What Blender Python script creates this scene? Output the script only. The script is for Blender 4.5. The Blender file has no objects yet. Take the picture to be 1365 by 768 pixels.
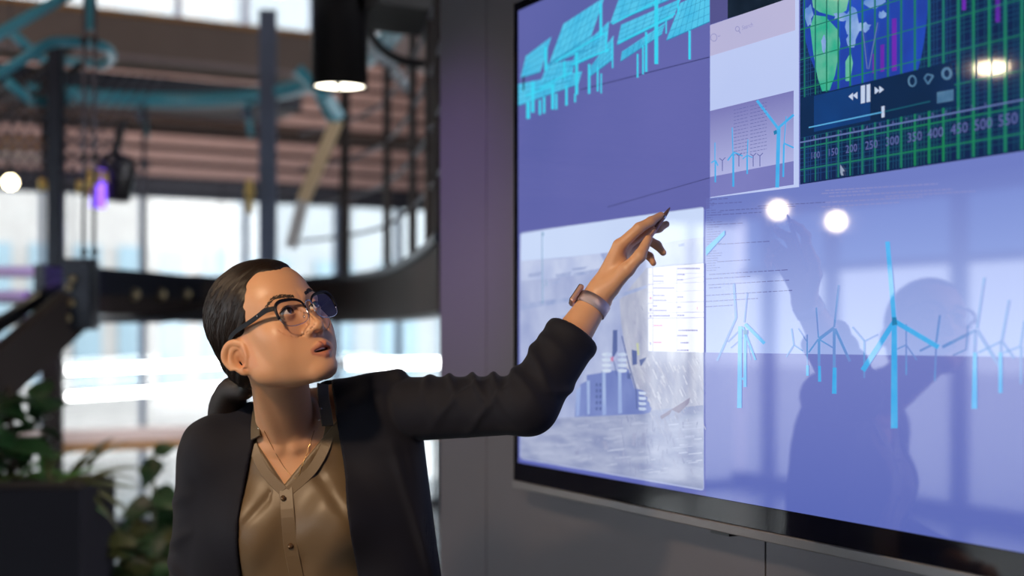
import bpy, bmesh, math, random
import numpy as np
from mathutils import Vector, Matrix

random.seed(7)
SC = bpy.context.scene
COL = SC.collection

# ------------------------------------------------------------------ camera
FPX, CX, HZ, CAMZ = 1750.0, 682.5, 446.0, 1.48      # focal length in px of a 1365-wide frame, centre column, horizon row, eye height
cam_d = bpy.data.cameras.new('camera')
cam = bpy.data.objects.new('camera', cam_d); COL.objects.link(cam)
cam.location = (0, 0, CAMZ); cam.rotation_euler = (math.radians(90), 0, 0)
cam_d.sensor_width = 36.0; cam_d.lens = FPX / 1365.0 * 36.0
cam_d.shift_y = (HZ - 384.0) / 1365.0
cam_d.clip_start = 0.05; cam_d.clip_end = 200
cam_d.dof.use_dof = True; cam_d.dof.focus_distance = 2.24; cam_d.dof.aperture_fstop = 1.8
SC.camera = cam

# ------------------------------------------------------------------ sky and exposure
SC.view_settings.view_transform = 'Standard'
SC.view_settings.look = 'None'
SC.view_settings.exposure = 0.0
SC.view_settings.gamma = 1.0
SC.view_settings.use_curve_mapping = False
SC.cycles.use_denoising = True
SC.cycles.max_bounces = 8
SC.cycles.transparent_max_bounces = 12
SC.cycles.sample_clamp_indirect = 6.0
world = bpy.data.worlds.new('sky'); SC.world = world; world.use_nodes = True
wn = world.node_tree.nodes; wl = world.node_tree.links
bg = wn['Background']; bg.inputs['Color'].default_value = (0.98, 0.97, 1.0, 1); bg.inputs['Strength'].default_value = 4.6


def srgb(r, g, b):
    def f(c):
        c /= 255.0
        return c / 12.92 if c <= 0.04045 else ((c + 0.055) / 1.055) ** 2.4
    return (f(r), f(g), f(b), 1.0)


def add_light(name, kind, loc, target, energy, color, size=0.1, spot=60, blend=0.4):
    l = bpy.data.lights.new(name, kind); l.energy = energy; l.color = color
    if kind == 'AREA': l.size = size
    else: l.shadow_soft_size = size
    if kind == 'SPOT': l.spot_size = math.radians(spot); l.spot_blend = blend
    o = bpy.data.objects.new(name, l); COL.objects.link(o); o.location = loc
    o.rotation_euler = (Vector(target) - Vector(loc)).to_track_quat('-Z', 'Y').to_euler()
    return o

# ceiling spot lamps of the room: where each hangs, what it aims at, watts, colour, cone
WARM = (1.0, 0.72, 0.46)
SPOTS = [  # loc, target, energy, colour, size, cone
    ((-1.05, 0.20, 2.75), (-0.40, 2.25, 1.38), 215, WARM, 0.09, 38),
    ((-2.6, 3.2, 2.9), (-0.6, 3.0, 1.2), 40, WARM, 0.05, 60),
]
PURPLE = ((-2.84, 2.10, 3.30), (-0.13, 3.52, 1.76))

# ------------------------------------------------------------------ geometry helpers
def P(px, py, Y):
    """point that stands at depth Y behind pixel (px,py) of the photograph"""
    return Vector(((px - CX) / FPX * Y, Y, CAMZ - (py - HZ) / FPX * Y))

M2 = Vector((1750.0, 945.0)).normalized()      # wall normal in plan (pointing away from the room)
D2 = Vector((-945.0, 1750.0)).normalized()     # along the wall, away from the camera
NRM = Vector((-M2.x, -M2.y, 0))                # wall normal towards the room
SCR = 1.460                                    # distance of the display plane from the origin along M2

def S(px, py, off=0.0, plane=SCR):
    """point on the display (or a plane parallel to it) seen at pixel px,py"""
    vx = (px - CX) / FPX
    Y = (plane - off) / (vx * M2.x + M2.y)
    return Vector((vx * Y, Y, CAMZ - (py - HZ) / FPX * Y))

def W(s, z, plane):
    """point of a plane parallel to the display: s along the wall, height z"""
    p = M2 * plane + D2 * s
    return Vector((p.x, p.y, z))

def s_of(v): return v.x * D2.x + v.y * D2.y


class MB:
    """collects shapes and links them as ONE mesh object"""
    def __init__(self): self.v = []; self.f = []; self.smooth = []
    def add(self, vs, fs, smooth=False):
        n = len(self.v); self.v += [Vector(v) for v in vs]
        for f in fs: self.f.append(tuple(n + i for i in f)); self.smooth.append(smooth)
        return self
    def poly(self, pts): return self.add(pts, [tuple(range(len(pts)))])
    def hexa(self, p):
        """8 corners: 0-3 bottom loop, 4-7 top loop"""
        return self.add(p, [(3, 2, 1, 0), (4, 5, 6, 7), (0, 1, 5, 4), (1, 2, 6, 5), (2, 3, 7, 6), (3, 0, 4, 7)])
    def box(self, lo, hi):
        x0, y0, z0 = lo; x1, y1, z1 = hi
        return self.hexa([(x0, y0, z0), (x1, y0, z0), (x1, y1, z0), (x0, y1, z0), (x0, y0, z1), (x1, y0, z1), (x1, y1, z1), (x0, y1, z1)])
    def wbox(self, s0, s1, z0, z1, p0, p1):
        """box in wall coordinates: s along, z up, p depth"""
        return self.hexa([W(s0, z0, p0), W(s1, z0, p0), W(s1, z0, p1), W(s0, z0, p1), W(s0, z1, p0), W(s1, z1, p0), W(s1, z1, p1), W(s0, z1, p1)])
    def beam(self, a, b, w, h, up=(0, 0, 1)):
        a = Vector(a); b = Vector(b); t = (b - a).normalized(); up = Vector(up)
        s = t.cross(up)
        if s.length < 1e-4: s = t.cross(Vector((0, 1, 0)))
        s.normalize(); u = s.cross(t).normalized(); s = s * w / 2; u = u * h / 2
        return self.hexa([a - s - u, a + s - u, b + s - u, b - s - u, a - s + u, a + s + u, b + s + u, b - s + u])
    def tube(self, pts, r, n=10, caps=True, closed=False):
        pts = [Vector(p) for p in pts]; m = len(pts)
        rr = r if isinstance(r, (list, tuple)) else [r] * m
        vs = []; prev = None
        for i, p in enumerate(pts):
            if closed: t = pts[(i + 1) % m] - pts[i - 1]
            else: t = pts[min(i + 1, m - 1)] - pts[max(i - 1, 0)]
            t.normalize()
            if prev is None:
                a = t.cross(Vector((0, 0, 1)))
                if a.length < 1e-3: a = t.cross(Vector((1, 0, 0)))
            else: a = prev - t * prev.dot(t)
            a.normalize(); prev = a; b = t.cross(a)
            for k in range(n):
                q = 2 * math.pi * k / n
                vs.append(p + (a * math.cos(q) + b * math.sin(q)) * rr[i])
        fs = []
        for i in range(m if closed else m - 1):
            j = (i + 1) % m
            for k in range(n): fs.append((i * n + k, i * n + (k + 1) % n, j * n + (k + 1) % n, j * n + k))
        self.add(vs, fs, True)
        if caps and not closed:
            o = len(self.v) - m * n
            self.f.append(tuple(o + k for k in reversed(range(n)))); self.smooth.append(False)
            self.f.append(tuple(o + (m - 1) * n + k for k in range(n))); self.smooth.append(False)
        return self
    def sweep(self, pts, prof, up=(0, 0, 1)):
        """sweep a closed profile [(side, up)] along pts with a fixed up"""
        pts = [Vector(p) for p in pts]; m = len(pts); n = len(prof); vs = []; up = Vector(up)
        for i, p in enumerate(pts):
            t = (pts[min(i + 1, m - 1)] - pts[max(i - 1, 0)]).normalized(); s = t.cross(up).normalized(); u = s.cross(t)
            vs += [p + s * a + u * b for a, b in prof]
        fs = [(i * n + k, i * n + (k + 1) % n, (i + 1) * n + (k + 1) % n, (i + 1) * n + k) for i in range(m - 1) for k in range(n)]
        fs += [tuple(reversed(range(n))), tuple((m - 1) * n + k for k in range(n))]
        return self.add(vs, fs)
    def lathe(self, prof, c=(0, 0, 0), n=24, axis=(0, 0, 1)):
        c = Vector(c); q = Vector((0, 0, 1)).rotation_difference(Vector(axis).normalized()); vs = []
        for r, z in prof:
            for k in range(n):
                a = 2 * math.pi * k / n
                vs.append(c + q @ Vector((r * math.cos(a), r * math.sin(a), z)))
        fs = [(i * n + k, i * n + (k + 1) % n, (i + 1) * n + (k + 1) % n, (i + 1) * n + k) for i in range(len(prof) - 1) for k in range(n)]
        fs += [tuple(reversed(range(n))), tuple((len(prof) - 1) * n + k for k in range(n))]
        return self.add(vs, fs, True)
    def build(self, name, mat, parent=None, bevel=0):
        me = bpy.data.meshes.new(name)
        o0 = root_loc(parent)
        me.from_pydata([tuple(v - o0) for v in self.v], [], self.f)
        me.polygons.foreach_set('use_smooth', self.smooth); me.update()
        bm = bmesh.new(); bm.from_mesh(me); bmesh.ops.recalc_face_normals(bm, faces=bm.faces); bm.to_mesh(me); bm.free()
        return link(name, me, mat, parent, bevel)

def root_loc(o):
    v = Vector((0, 0, 0))
    while o is not None: v = v + o.location; o = o.parent
    return v

def link(name, me, mat, parent=None, bevel=0):
    o = bpy.data.objects.new(name, me); COL.objects.link(o); o.parent = parent
    for m in (mat if isinstance(mat, (list, tuple)) else [mat]): me.materials.append(m)
    if bevel:
        b = o.modifiers.new('bevel', 'BEVEL'); b.width = bevel; b.segments = 2; b.limit_method = 'ANGLE'
    return o

def thing(name, loc, label, cat, group=None):
    o = bpy.data.objects.new(name, None); COL.objects.link(o); o.location = loc; o.empty_display_size = 0.1
    return tag(o, label, cat, group)

def tag(o, label, cat, group=None):
    o['label'] = label; o['category'] = cat
    if group: o['group'] = group
    return o

def struct(o): o['kind'] = 'structure'; return o

def copy_tree(o, parent=None):
    c = o.copy(); COL.objects.link(c); c.parent = parent
    for ch in list(o.children): copy_tree(ch, c)
    return c

def smooth_path(pts, n=8):
    """Catmull-Rom through pts"""
    pts = [Vector(p) for p in pts]; out = []
    for i in range(len(pts) - 1):
        p0 = pts[max(i - 1, 0)]; p1 = pts[i]; p2 = pts[i + 1]; p3 = pts[min(i + 2, len(pts) - 1)]
        for k in range(n):
            t = k / n
            out.append(0.5 * ((2 * p1) + (p2 - p0) * t + (2 * p0 - 5 * p1 + 4 * p2 - p3) * t * t + (3 * p1 - p0 - 3 * p2 + p3) * t ** 3))
    return out + [pts[-1]]

# ------------------------------------------------------------------ materials
MATS = {}
def mat(name, col, rough=0.5, metal=0.0, spec=0.5, var=0.12, scale=6.0, bump=0.0, bscale=80.0, emit=None, estr=1.0, coat=0.0, sheen=0.0, stretch=None, rvar=0.0):
    if name in MATS: return MATS[name]
    m = bpy.data.materials.new(name); m.use_nodes = True; nt = m.node_tree; b = nt.nodes['Principled BSDF']; L = nt.links.new
    b.inputs['Roughness'].default_value = rough; b.inputs['Metallic'].default_value = metal
    b.inputs['Specular IOR Level'].default_value = spec
    if coat: b.inputs['Coat Weight'].default_value = coat; b.inputs['Coat Roughness'].default_value = 0.08
    if sheen: b.inputs['Sheen Weight'].default_value = sheen
    tc = nt.nodes.new('ShaderNodeTexCoord'); src = tc.outputs['Object']
    if stretch:
        mp = nt.nodes.new('ShaderNodeMapping'); mp.inputs['Scale'].default_value = stretch; L(src, mp.inputs['Vector']); src = mp.outputs['Vector']
    nz = nt.nodes.new('ShaderNodeTexNoise'); nz.inputs['Scale'].default_value = scale; nz.inputs['Detail'].default_value = 4
    L(src, nz.inputs['Vector'])
    mx = nt.nodes.new('ShaderNodeMix'); mx.data_type = 'RGBA'
    c = Vector(col[:3])
    mx.inputs['A'].default_value = (*[max(0, x * (1 - var)) for x in c], 1); mx.inputs['B'].default_value = (*[min(1, x * (1 + var)) for x in c], 1)
    L(nz.outputs['Fac'], mx.inputs['Factor']); L(mx.outputs['Result'], b.inputs['Base Color'])
    if rvar:
        mr = nt.nodes.new('ShaderNodeMapRange'); mr.inputs['To Min'].default_value = rough - rvar; mr.inputs['To Max'].default_value = rough + rvar
        L(nz.outputs['Fac'], mr.inputs['Value']); L(mr.outputs['Result'], b.inputs['Roughness'])
    if bump:
        n2 = nt.nodes.new('ShaderNodeTexNoise'); n2.inputs['Scale'].default_value = bscale; L(src, n2.inputs['Vector'])
        bp = nt.nodes.new('ShaderNodeBump'); bp.inputs['Strength'].default_value = bump; bp.inputs['Distance'].default_value = 0.002
        L(n2.outputs['Fac'], bp.inputs['Height']); L(bp.outputs['Normal'], b.inputs['Normal'])
    if emit: b.inputs['Emission Color'].default_value = emit; b.inputs['Emission Strength'].default_value = estr
    MATS[name] = m
    return m

def glass_mat(name, tint=(1, 1, 1), refl=0.06, rough=0.0):
    if name in MATS: return MATS[name]
    m = bpy.data.materials.new(name); m.use_nodes = True; nt = m.node_tree; nt.nodes.clear(); L = nt.links.new
    out = nt.nodes.new('ShaderNodeOutputMaterial'); t = nt.nodes.new('ShaderNodeBsdfTransparent'); g = nt.nodes.new('ShaderNodeBsdfGlossy')
    nz = nt.nodes.new('ShaderNodeTexNoise'); nz.inputs['Scale'].default_value = 3.0
    mx = nt.nodes.new('ShaderNodeMix'); mx.data_type = 'RGBA'
    mx.inputs['A'].default_value = (*tint, 1); mx.inputs['B'].default_value = (*[x * 0.96 for x in tint], 1)
    L(nz.outputs['Fac'], mx.inputs['Factor']); L(mx.outputs['Result'], t.inputs['Color'])
    g.inputs['Roughness'].default_value = rough
    lw_ = nt.nodes.new('ShaderNodeLayerWeight'); pw = nt.nodes.new('ShaderNodeMath'); pw.operation = 'POWER'; pw.inputs[1].default_value = 5.0; L(lw_.outputs['Facing'], pw.inputs[0])
    fr = nt.nodes.new('ShaderNodeMapRange'); fr.inputs['To Min'].default_value = refl; fr.inputs['To Max'].default_value = 1.0; L(pw.outputs[0], fr.inputs['Value'])
    s = nt.nodes.new('ShaderNodeMixShader'); L(fr.outputs['Result'], s.inputs['Fac']); L(t.outputs[0], s.inputs[1]); L(g.outputs[0], s.inputs[2]); L(s.outputs[0], out.inputs['Surface'])
    MATS[name] = m
    return m

def scr_mat(name, c, c2=None, scale=8.0, detail=3.0, stretch=None, gain=1.0):
    """glossy lit display surface; c..c2 mixed by procedural noise"""
    if name in MATS: return MATS[name]
    m = bpy.data.materials.new(name); m.use_nodes = True; nt = m.node_tree; b = nt.nodes['Principled BSDF']; L = nt.links.new
    b.inputs['Base Color'].default_value = (0.004, 0.004, 0.006, 1); b.inputs['Roughness'].default_value = 0.035
    b.inputs['IOR'].default_value = 1.72
    tc = nt.nodes.new('ShaderNodeTexCoord'); src = tc.outputs['Object']
    if stretch:
        mp = nt.nodes.new('ShaderNodeMapping'); mp.inputs['Scale'].default_value = stretch; L(src, mp.inputs['Vector']); src = mp.outputs['Vector']
    nz = nt.nodes.new('ShaderNodeTexNoise'); nz.inputs['Scale'].default_value = scale; nz.inputs['Detail'].default_value = detail
    L(src, nz.inputs['Vector'])
    mr = nt.nodes.new('ShaderNodeMapRange'); mr.inputs['From Min'].default_value = 0.35; mr.inputs['From Max'].default_value = 0.65; L(nz.outputs['Fac'], mr.inputs['Value'])
    mx = nt.nodes.new('ShaderNodeMix'); mx.data_type = 'RGBA'; mx.inputs['A'].default_value = srgb(*c); mx.inputs['B'].default_value = srgb(*(c2 or [x * 0.97 for x in c]))
    L(mr.outputs['Result'], mx.inputs['Factor']); L(mx.outputs['Result'], b.inputs['Emission Color']); b.inputs['Emission Strength'].default_value = gain
    MATS[name] = m
    return m

def scr_grad(name, c_top, c_bot, z_top, z_bot):
    """display surface whose picture fades from one tone to another along its height (a picture of a sky on the screen)"""
    m = scr_mat(name, c_top); nt = m.node_tree; b = nt.nodes['Principled BSDF']; L = nt.links.new
    g = nt.nodes.new('ShaderNodeNewGeometry'); sp = nt.nodes.new('ShaderNodeSeparateXYZ'); L(g.outputs['Position'], sp.inputs[0])
    mr = nt.nodes.new('ShaderNodeMapRange'); mr.inputs['From Min'].default_value = z_top; mr.inputs['From Max'].default_value = z_bot; L(sp.outputs['Z'], mr.inputs['Value'])
    mx = nt.nodes.new('ShaderNodeMix'); mx.data_type = 'RGBA'; mx.inputs['A'].default_value = srgb(*c_top); mx.inputs['B'].default_value = srgb(*c_bot)
    L(mr.outputs['Result'], mx.inputs['Factor']); L(mx.outputs['Result'], b.inputs['Emission Color'])
    return m

M_wall = mat('wall_panel_grey', (0.110, 0.102, 0.118), 0.42, 0.30, var=0.08, scale=3, bump=0.05, bscale=300)
M_dark = mat('dark_void', (0.012, 0.012, 0.014), 0.7)
M_floor = mat('polished_concrete', (0.16, 0.155, 0.15), 0.22, var=0.2, scale=2)
M_ceil = mat('dark_ceiling', (0.03, 0.028, 0.032), 0.8)
M_black = mat('black_plastic', (0.010, 0.010, 0.013), 0.35)
M_bezel = mat('bezel_black', (0.006, 0.006, 0.012), 0.06, var=0.05)
M_trim = mat('tv_trim_grey', (0.20, 0.19, 0.20), 0.38, 0.6, var=0.05)
M_steel = mat('blue_grey_steel', (0.10, 0.13, 0.20), 0.42, 0.5, var=0.15)
M_steel2 = mat('dark_navy_steel', (0.018, 0.022, 0.035), 0.38, 0.4, var=0.2)
M_brown = mat('brown_steel', (0.030, 0.024, 0.024), 0.6, 0.0, spec=0.2, var=0.15)
M_teal = mat('teal_paint', (0.055, 0.31, 0.42), 0.3, 0.0, var=0.1, coat=0.3)
M_slat = mat('mauve_timber', (0.25, 0.195, 0.205), 0.5, var=0.25, scale=4, stretch=(0.4, 6, 12))
M_fascia = mat('taupe_board', (0.17, 0.125, 0.105), 0.6, var=0.1)
M_ochre = mat('ochre_timber', (0.36, 0.17, 0.045), 0.5, var=0.2, stretch=(1, 8, 8))
M_white = mat('white_paint', (0.8, 0.8, 0.8), 0.5, var=0.03)
M_pane = glass_mat('window_glass', (0.93, 0.97, 0.97), 0.06)
M_wire = mat('grey_cable', (0.10, 0.10, 0.13), 0.45, 0.4)
M_leaf = mat('dark_leaf', (0.020, 0.060, 0.020), 0.4, var=0.5, scale=12)
M_leaf2 = mat('fresh_leaf', (0.05, 0.14, 0.03), 0.4, var=0.5, scale=12)
M_leaf3 = mat('olive_leaf', (0.055, 0.062, 0.018), 0.45, var=0.5, scale=12)
M_soil = mat('soil', (0.02, 0.014, 0.01), 0.9)
M_outside = mat('pale_plaza', (0.55, 0.55, 0.55), 0.8)
M_bld1 = mat('pale_facade', (0.50, 0.48, 0.47), 0.8)
M_bld2 = mat('cool_glazing', (0.30, 0.42, 0.50), 0.4)
M_bld3 = mat('cool_facade', (0.42, 0.45, 0.48), 0.8)
# ================================================================== THE ROOM (axes: s along the display wall, p across the room)
def G(px, py, s):
    """point of the vertical plane square to the display wall at distance s, seen at pixel px,py"""
    vx = (px - CX) / FPX; Y = s / (vx * D2.x + D2.y)
    return Vector((vx * Y, Y, CAMZ - (py - HZ) / FPX * Y))

def p_of(v): return v.x * M2.x + v.y * M2.y

S_BACK, P_LEFT, P_WALL, Z_TOP = 10.3, -5.2, 1.535, 5.0
S_END = s_of(S(586, 446, plane=P_WALL))          # free end of the display wall
struct(MB().wbox(-4, 16, -0.1, 0, -5.4, 5.7).build('floor', M_floor))
struct(MB().wbox(-4, 10.6, Z_TOP, Z_TOP + 0.1, -5.4, 5.7).build('ceiling', M_ceil))
struct(MB().wbox(-4.1, -4, 0, Z_TOP, -5.4, 5.7).build('wall_front', M_ceil))
struct(MB().wbox(S_END + 0.05, 10.6, 0, Z_TOP, 5.6, 5.7).build('wall_side', M_ceil))

# display wall: core plus separate panels with open joints
wr = struct(MB().wbox(-4, S_END - 0.006, 0, Z_TOP, P_WALL + 0.012, P_WALL + 0.13).build('wall_right', M_dark))
seams = [S_END, s_of(S(648, 446, plane=P_WALL)), s_of(S(1020, 720, plane=P_WALL))]
while seams[-1] > -3.5: seams.append(seams[-1] - 1.1)
for a, b in zip(seams[:-1], seams[1:]):
    MB().wbox(b + 0.002, a - 0.002, 0.02, Z_TOP - 0.02, P_WALL, P_WALL + 0.02).build('wall_panel', M_wall, wr, bevel=0.0015)

# back facade: glazing, lintel, timber slats, clerestory
def fac_p(px): return p_of(G(px, 446, S_BACK))
wb = struct(MB().wbox(S_BACK, S_BACK + 0.15, 2.60, 2.70, P_LEFT, 5.6).build('wall_back', M_steel2))
MB().wbox(S_BACK + 0.05, S_BACK + 0.12, 2.70, 3.92, P_LEFT, 5.6).build('backing_board', mat('backing_brown', (0.055, 0.035, 0.032), 0.8), wb)
for k in range(10):
    z = 2.715 + k * 0.118
    MB().wbox(S_BACK - 0.02 - 0.012 * (k % 3), S_BACK + 0.05, z, z + 0.082, P_LEFT, 5.6).build('slat', M_slat, wb, bevel=0.004)
P_SOL = 1.0          # facade closed up to here, out of view, to cut reflections in the display
MB().wbox(S_BACK - 0.01, S_BACK + 0.12, 0, 2.60, -4.1, P_SOL).wbox(S_BACK + 0.0, S_BACK + 0.12, 3.92, 4.85, P_LEFT, P_SOL).build('reflection_blocker', M_ceil, wb)
def glazed(name, z0, z1, xs):
    w_ = struct(MB().wbox(S_BACK + 0.02, S_BACK + 0.10, z1 - 0.05, z1, xs[0], xs[-1]).wbox(S_BACK + 0.02, S_BACK + 0.10, z0, z0 + 0.06, xs[0], xs[-1]).build(name, M_steel2))
    for a, b in zip(xs[:-1], xs[1:]):
        MB().wbox(S_BACK + 0.055, S_BACK + 0.065, z0 + 0.06, z1 - 0.05, a + 0.02, b - 0.02).build('pane', M_pane, w_)
    for x in xs[1:-1]:
        MB().wbox(S_BACK + 0.03, S_BACK + 0.10, z0 + 0.06, z1 - 0.05, x - 0.02, x + 0.02).build('mullion', M_steel, w_)
glazed('window_1', 0.0, 2.60, [P_SOL] + [fac_p(px) for px in (58, 192, 330, 452, 535)] + [5.6])
glazed('window_2', 3.92, 4.85, [P_SOL] + [fac_p(px) for px in (118, 240, 330, 420, 520)] + [5.6])
glazed('window_4', 0.0, 2.60, [P_LEFT, -4.65, -4.1])
MB().wbox(S_BACK + 0.02, S_BACK + 0.12, 4.85, Z_TOP, P_LEFT, 5.6).build('header', M_ceil, wb)

# left facade (seen mirrored in the display)
def vir(px, plane): return s_of(S(px, 446, plane=plane))
PV = 2 * SCR - P_LEFT
wlft = struct(MB().wbox(-4, S_BACK + 0.15, 2.62, Z_TOP, P_LEFT - 0.15, P_LEFT).build('wall_left', M_ceil))
MB().wbox(-4, S_BACK + 0.15, 0, 0.12, P_LEFT - 0.15, P_LEFT).build('plinth', M_ceil, wlft)
w3 = struct(MB().wbox(-4, S_BACK, 2.05, 2.12, P_LEFT - 0.08, P_LEFT).build('window_3', M_steel2))
cols = [S_BACK] + [vir(px, PV) for px in (1021, 1105, 1275)] + [6.3, 4.9, 3.3, 1.7, 0.1, -1.4, -2.8, -4.0]
for a, b in zip(cols[:-1], cols[1:]):
    MB().wbox(b + 0.03, a - 0.03, 0.12, 2.05, P_LEFT - 0.045, P_LEFT - 0.035).build('pane', M_pane, w3)
    MB().wbox(b + 0.03, a - 0.03, 2.12, 2.62, P_LEFT - 0.045, P_LEFT - 0.035).build('transom_pane', glass_mat('tinted_glass', (0.30, 0.40, 0.52), 0.06), w3)
for c in cols[1:-1]:
    MB().wbox(c - 0.05, c + 0.05, 0.12, 2.62, P_LEFT - 0.09, P_LEFT + 0.02).build('mullion', M_steel2, w3)

# outside: plaza and two pale office blocks across the street
struct(MB().wbox(-10, 60, -0.35, -0.12, -40, 30).build('pavement', M_outside))
def block(name, s0, s1, p0, p1, h, m, label):
    t = thing(name, W((s0 + s1) / 2, -0.12, (p0 + p1) / 2), label, 'building')
    MB().wbox(s0, s1, -0.12, h, p0, p1).build('wall', m, t)
    for zi in range(3):
        for k in range(9):
            a = p0 + (p1 - p0) * (k + 0.2) / 9; b = p0 + (p1 - p0) * (k + 0.8) / 9
            MB().wbox(s0 - 0.05, s0 + 0.05, 0.8 + zi * 3.0, 2.6 + zi * 3.0, a, b).build('window', M_bld2, t)
    return t
block('office_block', 17, 21, 0.2, 5.0, 9.5, M_bld1, 'pale office block across the street behind the stair glazing')
block('office_block', 19, 23, 5.6, 15, 9.5, M_bld3, 'cool blue-grey office block across the street behind the balcony posts')

# ------------------------------------------------------------------ timber rail and white sill along the glazing
t = thing('timber_rail', W(9.6, 0, 0.8), 'ochre timber rail running low along the bright glazing', 'rail')
z0 = CAMZ - (593 - 446) / FPX * G(180, 446, 9.6).y
MB().wbox(9.56, 9.64, z0 - 0.035, z0 + 0.025, -2.5, 4.6).build('rail', M_ochre, t, bevel=0.006)
MB().wbox(9.58, 9.72, z0 + 0.027, z0 + 0.12, -2.5, 4.6).build('sill', mat('blush_sill', (0.62, 0.50, 0.48), 0.4), t)
for p_ in (-2.4, -0.8, 0.9, 2.7, 4.5):
    MB().wbox(9.58, 9.62, 0, z0 - 0.036, p_ - 0.02, p_ + 0.02).build('leg', M_steel2, t)

# LED tubes along the glazing
M_tube = mat('led_tube', (0.9, 0.9, 0.9), 0.4, emit=(1, 1, 1, 1), estr=9.0)
def led(px0, y0, px1, y1, s, r, label):
    a = G(px0, y0, s); b = G(px1, y1, s)
    t = thing('tube_lamp', (a + b) / 2, label, 'lamp', 'white tube lamps by the glazing')
    MB().tube([a, b], r, 10).build('tube', M_tube, t)
    for q, e in ((a, a - (b - a).normalized() * 0.05), (b, b + (b - a).normalized() * 0.05)): MB().tube([q, e], r * 1.15, 10).build('end_cap', M_white, t)
    for f in (0.04, 0.96):
        q = a.lerp(b, f); MB().tube([q + Vector((0, 0, r)), Vector((q.x, q.y, 2.60))], 0.004, 6).build('hanger', M_wire, t)
led(88, 494, 308, 484, 9.3, 0.024, 'upper white tube lamp hanging behind the woman\'s head at the glazing')
led(88, 529, 300, 516, 9.3, 0.024, 'lower white tube lamp hanging above the timber rail')
led(462, 485, 640, 483, 9.3, 0.034, 'white tube lamp hanging right of the woman\'s face beyond the balcony')

# ------------------------------------------------------------------ fascia beams
def zat(py, Y): return CAMZ - (py - HZ) / FPX * Y
Yf = G(215, 446, 8.4).y
t = thing('fascia_beam', W(8.5, zat(86, Yf), 0.6), 'taupe boxed fascia beam with ochre top edge under the clerestory', 'beam')
MB().wbox(8.4, 8.65, zat(86, Yf), zat(27, Yf), -2.0, 3.05).build('board', M_fascia, t, bevel=0.01)
MB().wbox(8.39, 8.66, zat(27, Yf), zat(20, Yf), -2.0, 3.05).build('edge_strip', M_ochre, t)
MB().wbox(8.385, 8.4, zat(84, Yf), zat(78, Yf), -2.0, 3.05).build('edge_strip', M_slat, t)
o = MB().wbox(8.7, 9.4, zat(121, Yf), zat(89, Yf), -2.0, 3.05).build('recess_box', M_steel2, None, bevel=0.02); tag(o, 'dark navy box standing in for the dark recess below the taupe fascia', 'recess')  # solid dark box added to draw the dark recess under the fascia
o = MB().wbox(9.6, 9.85, zat(163, Yf + 1), zat(150, Yf + 1), -5.1, 5.4).build('cable_tray', M_brown, None, bevel=0.01); tag(o, 'brown cable tray hung in front of the slatted wall', 'tray')

# ------------------------------------------------------------------ balcony (curved steel deck with posts and teal handrail)
DZ = 1.784
deck_px = [(250, 6.95), (290, 7.15), (345, 7.35), (400, 7.3), (450, 7.0), (507, 6.4), (545, 5.5), (575, 4.6), (592, 4.05)]
path = smooth_path([P(x, 446, y) for x, y in deck_px], 6)
def at_px(px, pts):
    for a, b in zip(pts[:-1], pts[1:]):
        xa = CX + FPX * a.x / a.y; xb = CX + FPX * b.x / b.y
        if xa <= px <= xb: return a.lerp(b, (px - xa) / (xb - xa)), (b - a).normalized()
    return pts[-1], (pts[-1] - pts[-2]).normalized()
def lift(pts, z): return [Vector((p.x, p.y, z)) for p in pts]
def offset(pts, d):
    out = []
    for i, p in enumerate(pts):
        t_ = (pts[min(i + 1, len(pts) - 1)] - pts[max(i - 1, 0)]).normalized(); out.append(p + Vector((-t_.y, t_.x, 0)) * d)
    return out
bal = thing('balcony', Vector((-1.2, 7.0, DZ)), 'curved dark steel balcony with flat posts and teal handrail behind the woman', 'balcony')
MB().sweep(lift(path, DZ - 0.115), [(-0.02, -0.115), (0.02, -0.115), (0.02, 0.095), (-0.02, 0.095)]).build('edge_beam', M_brown, bal)
MB().sweep(lift(path, DZ), [(-0.06, -0.02), (0.03, -0.02), (0.03, 0.012), (-0.06, 0.012)]).build('top_flange', M_steel2, bal)
MB().sweep(lift(path, DZ - 0.235), [(-0.07, -0.006), (0.02, -0.006), (0.02, 0.006), (-0.07, 0.006)]).build('lower_flange', M_steel2, bal)
inner = offset(path[:-12], 0.55)
vs = lift(path[:-12], DZ - 0.21) + lift(inner, DZ - 0.21); n = len(inner)
MB().add(vs + [v + Vector((0, 0, 0.05)) for v in vs], [(i, i + 1, n + i + 1, n + i) for i in range(n - 1)] + [(2 * n + i, 3 * n + i, 3 * n + i + 1, 2 * n + i + 1) for i in range(n - 1)] + [(n + i, n + i + 1, 3 * n + i + 1, 3 * n + i) for i in range(n - 1)]).build('deck', M_steel2, bal)
for px, w, top, m in ((357, 0.10, 3.30, M_steel), (460, 0.09, 2.86, M_brown), (516, 0.11, 2.86, M_brown), (550, 0.11, 2.9, M_brown), (572, 0.11, 2.9, M_brown), (583, 0.11, 2.9, M_brown)):
    c, td = at_px(px, path)
    s_ = Vector((-td.y, td.x, 0)) * 0.012
    a = c - td * w / 2; b = c + td * w / 2
    MB().hexa([Vector((q.x, q.y, DZ - 0.2)) for q in (a - s_, b - s_, b + s_, a + s_)] + [Vector((q.x, q.y, top)) for q in (a - s_, b - s_, b + s_, a + s_)]).build('post', m, bal, bevel=0.004)
rail_px = [(36, 7.35), (90, 7.45), (160, 7.6), (250, 7.65), (330, 7.55), (380, 7.35), (430, 7.05), (470, 6.7), (515, 6.1), (548, 5.3), (575, 4.5), (590, 4.05)]
rail = smooth_path([P(x, 446, y) for x, y in rail_px], 6)
MB().tube(lift(rail, 2.845), 0.047, 12).build('handrail', M_teal, bal)
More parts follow.
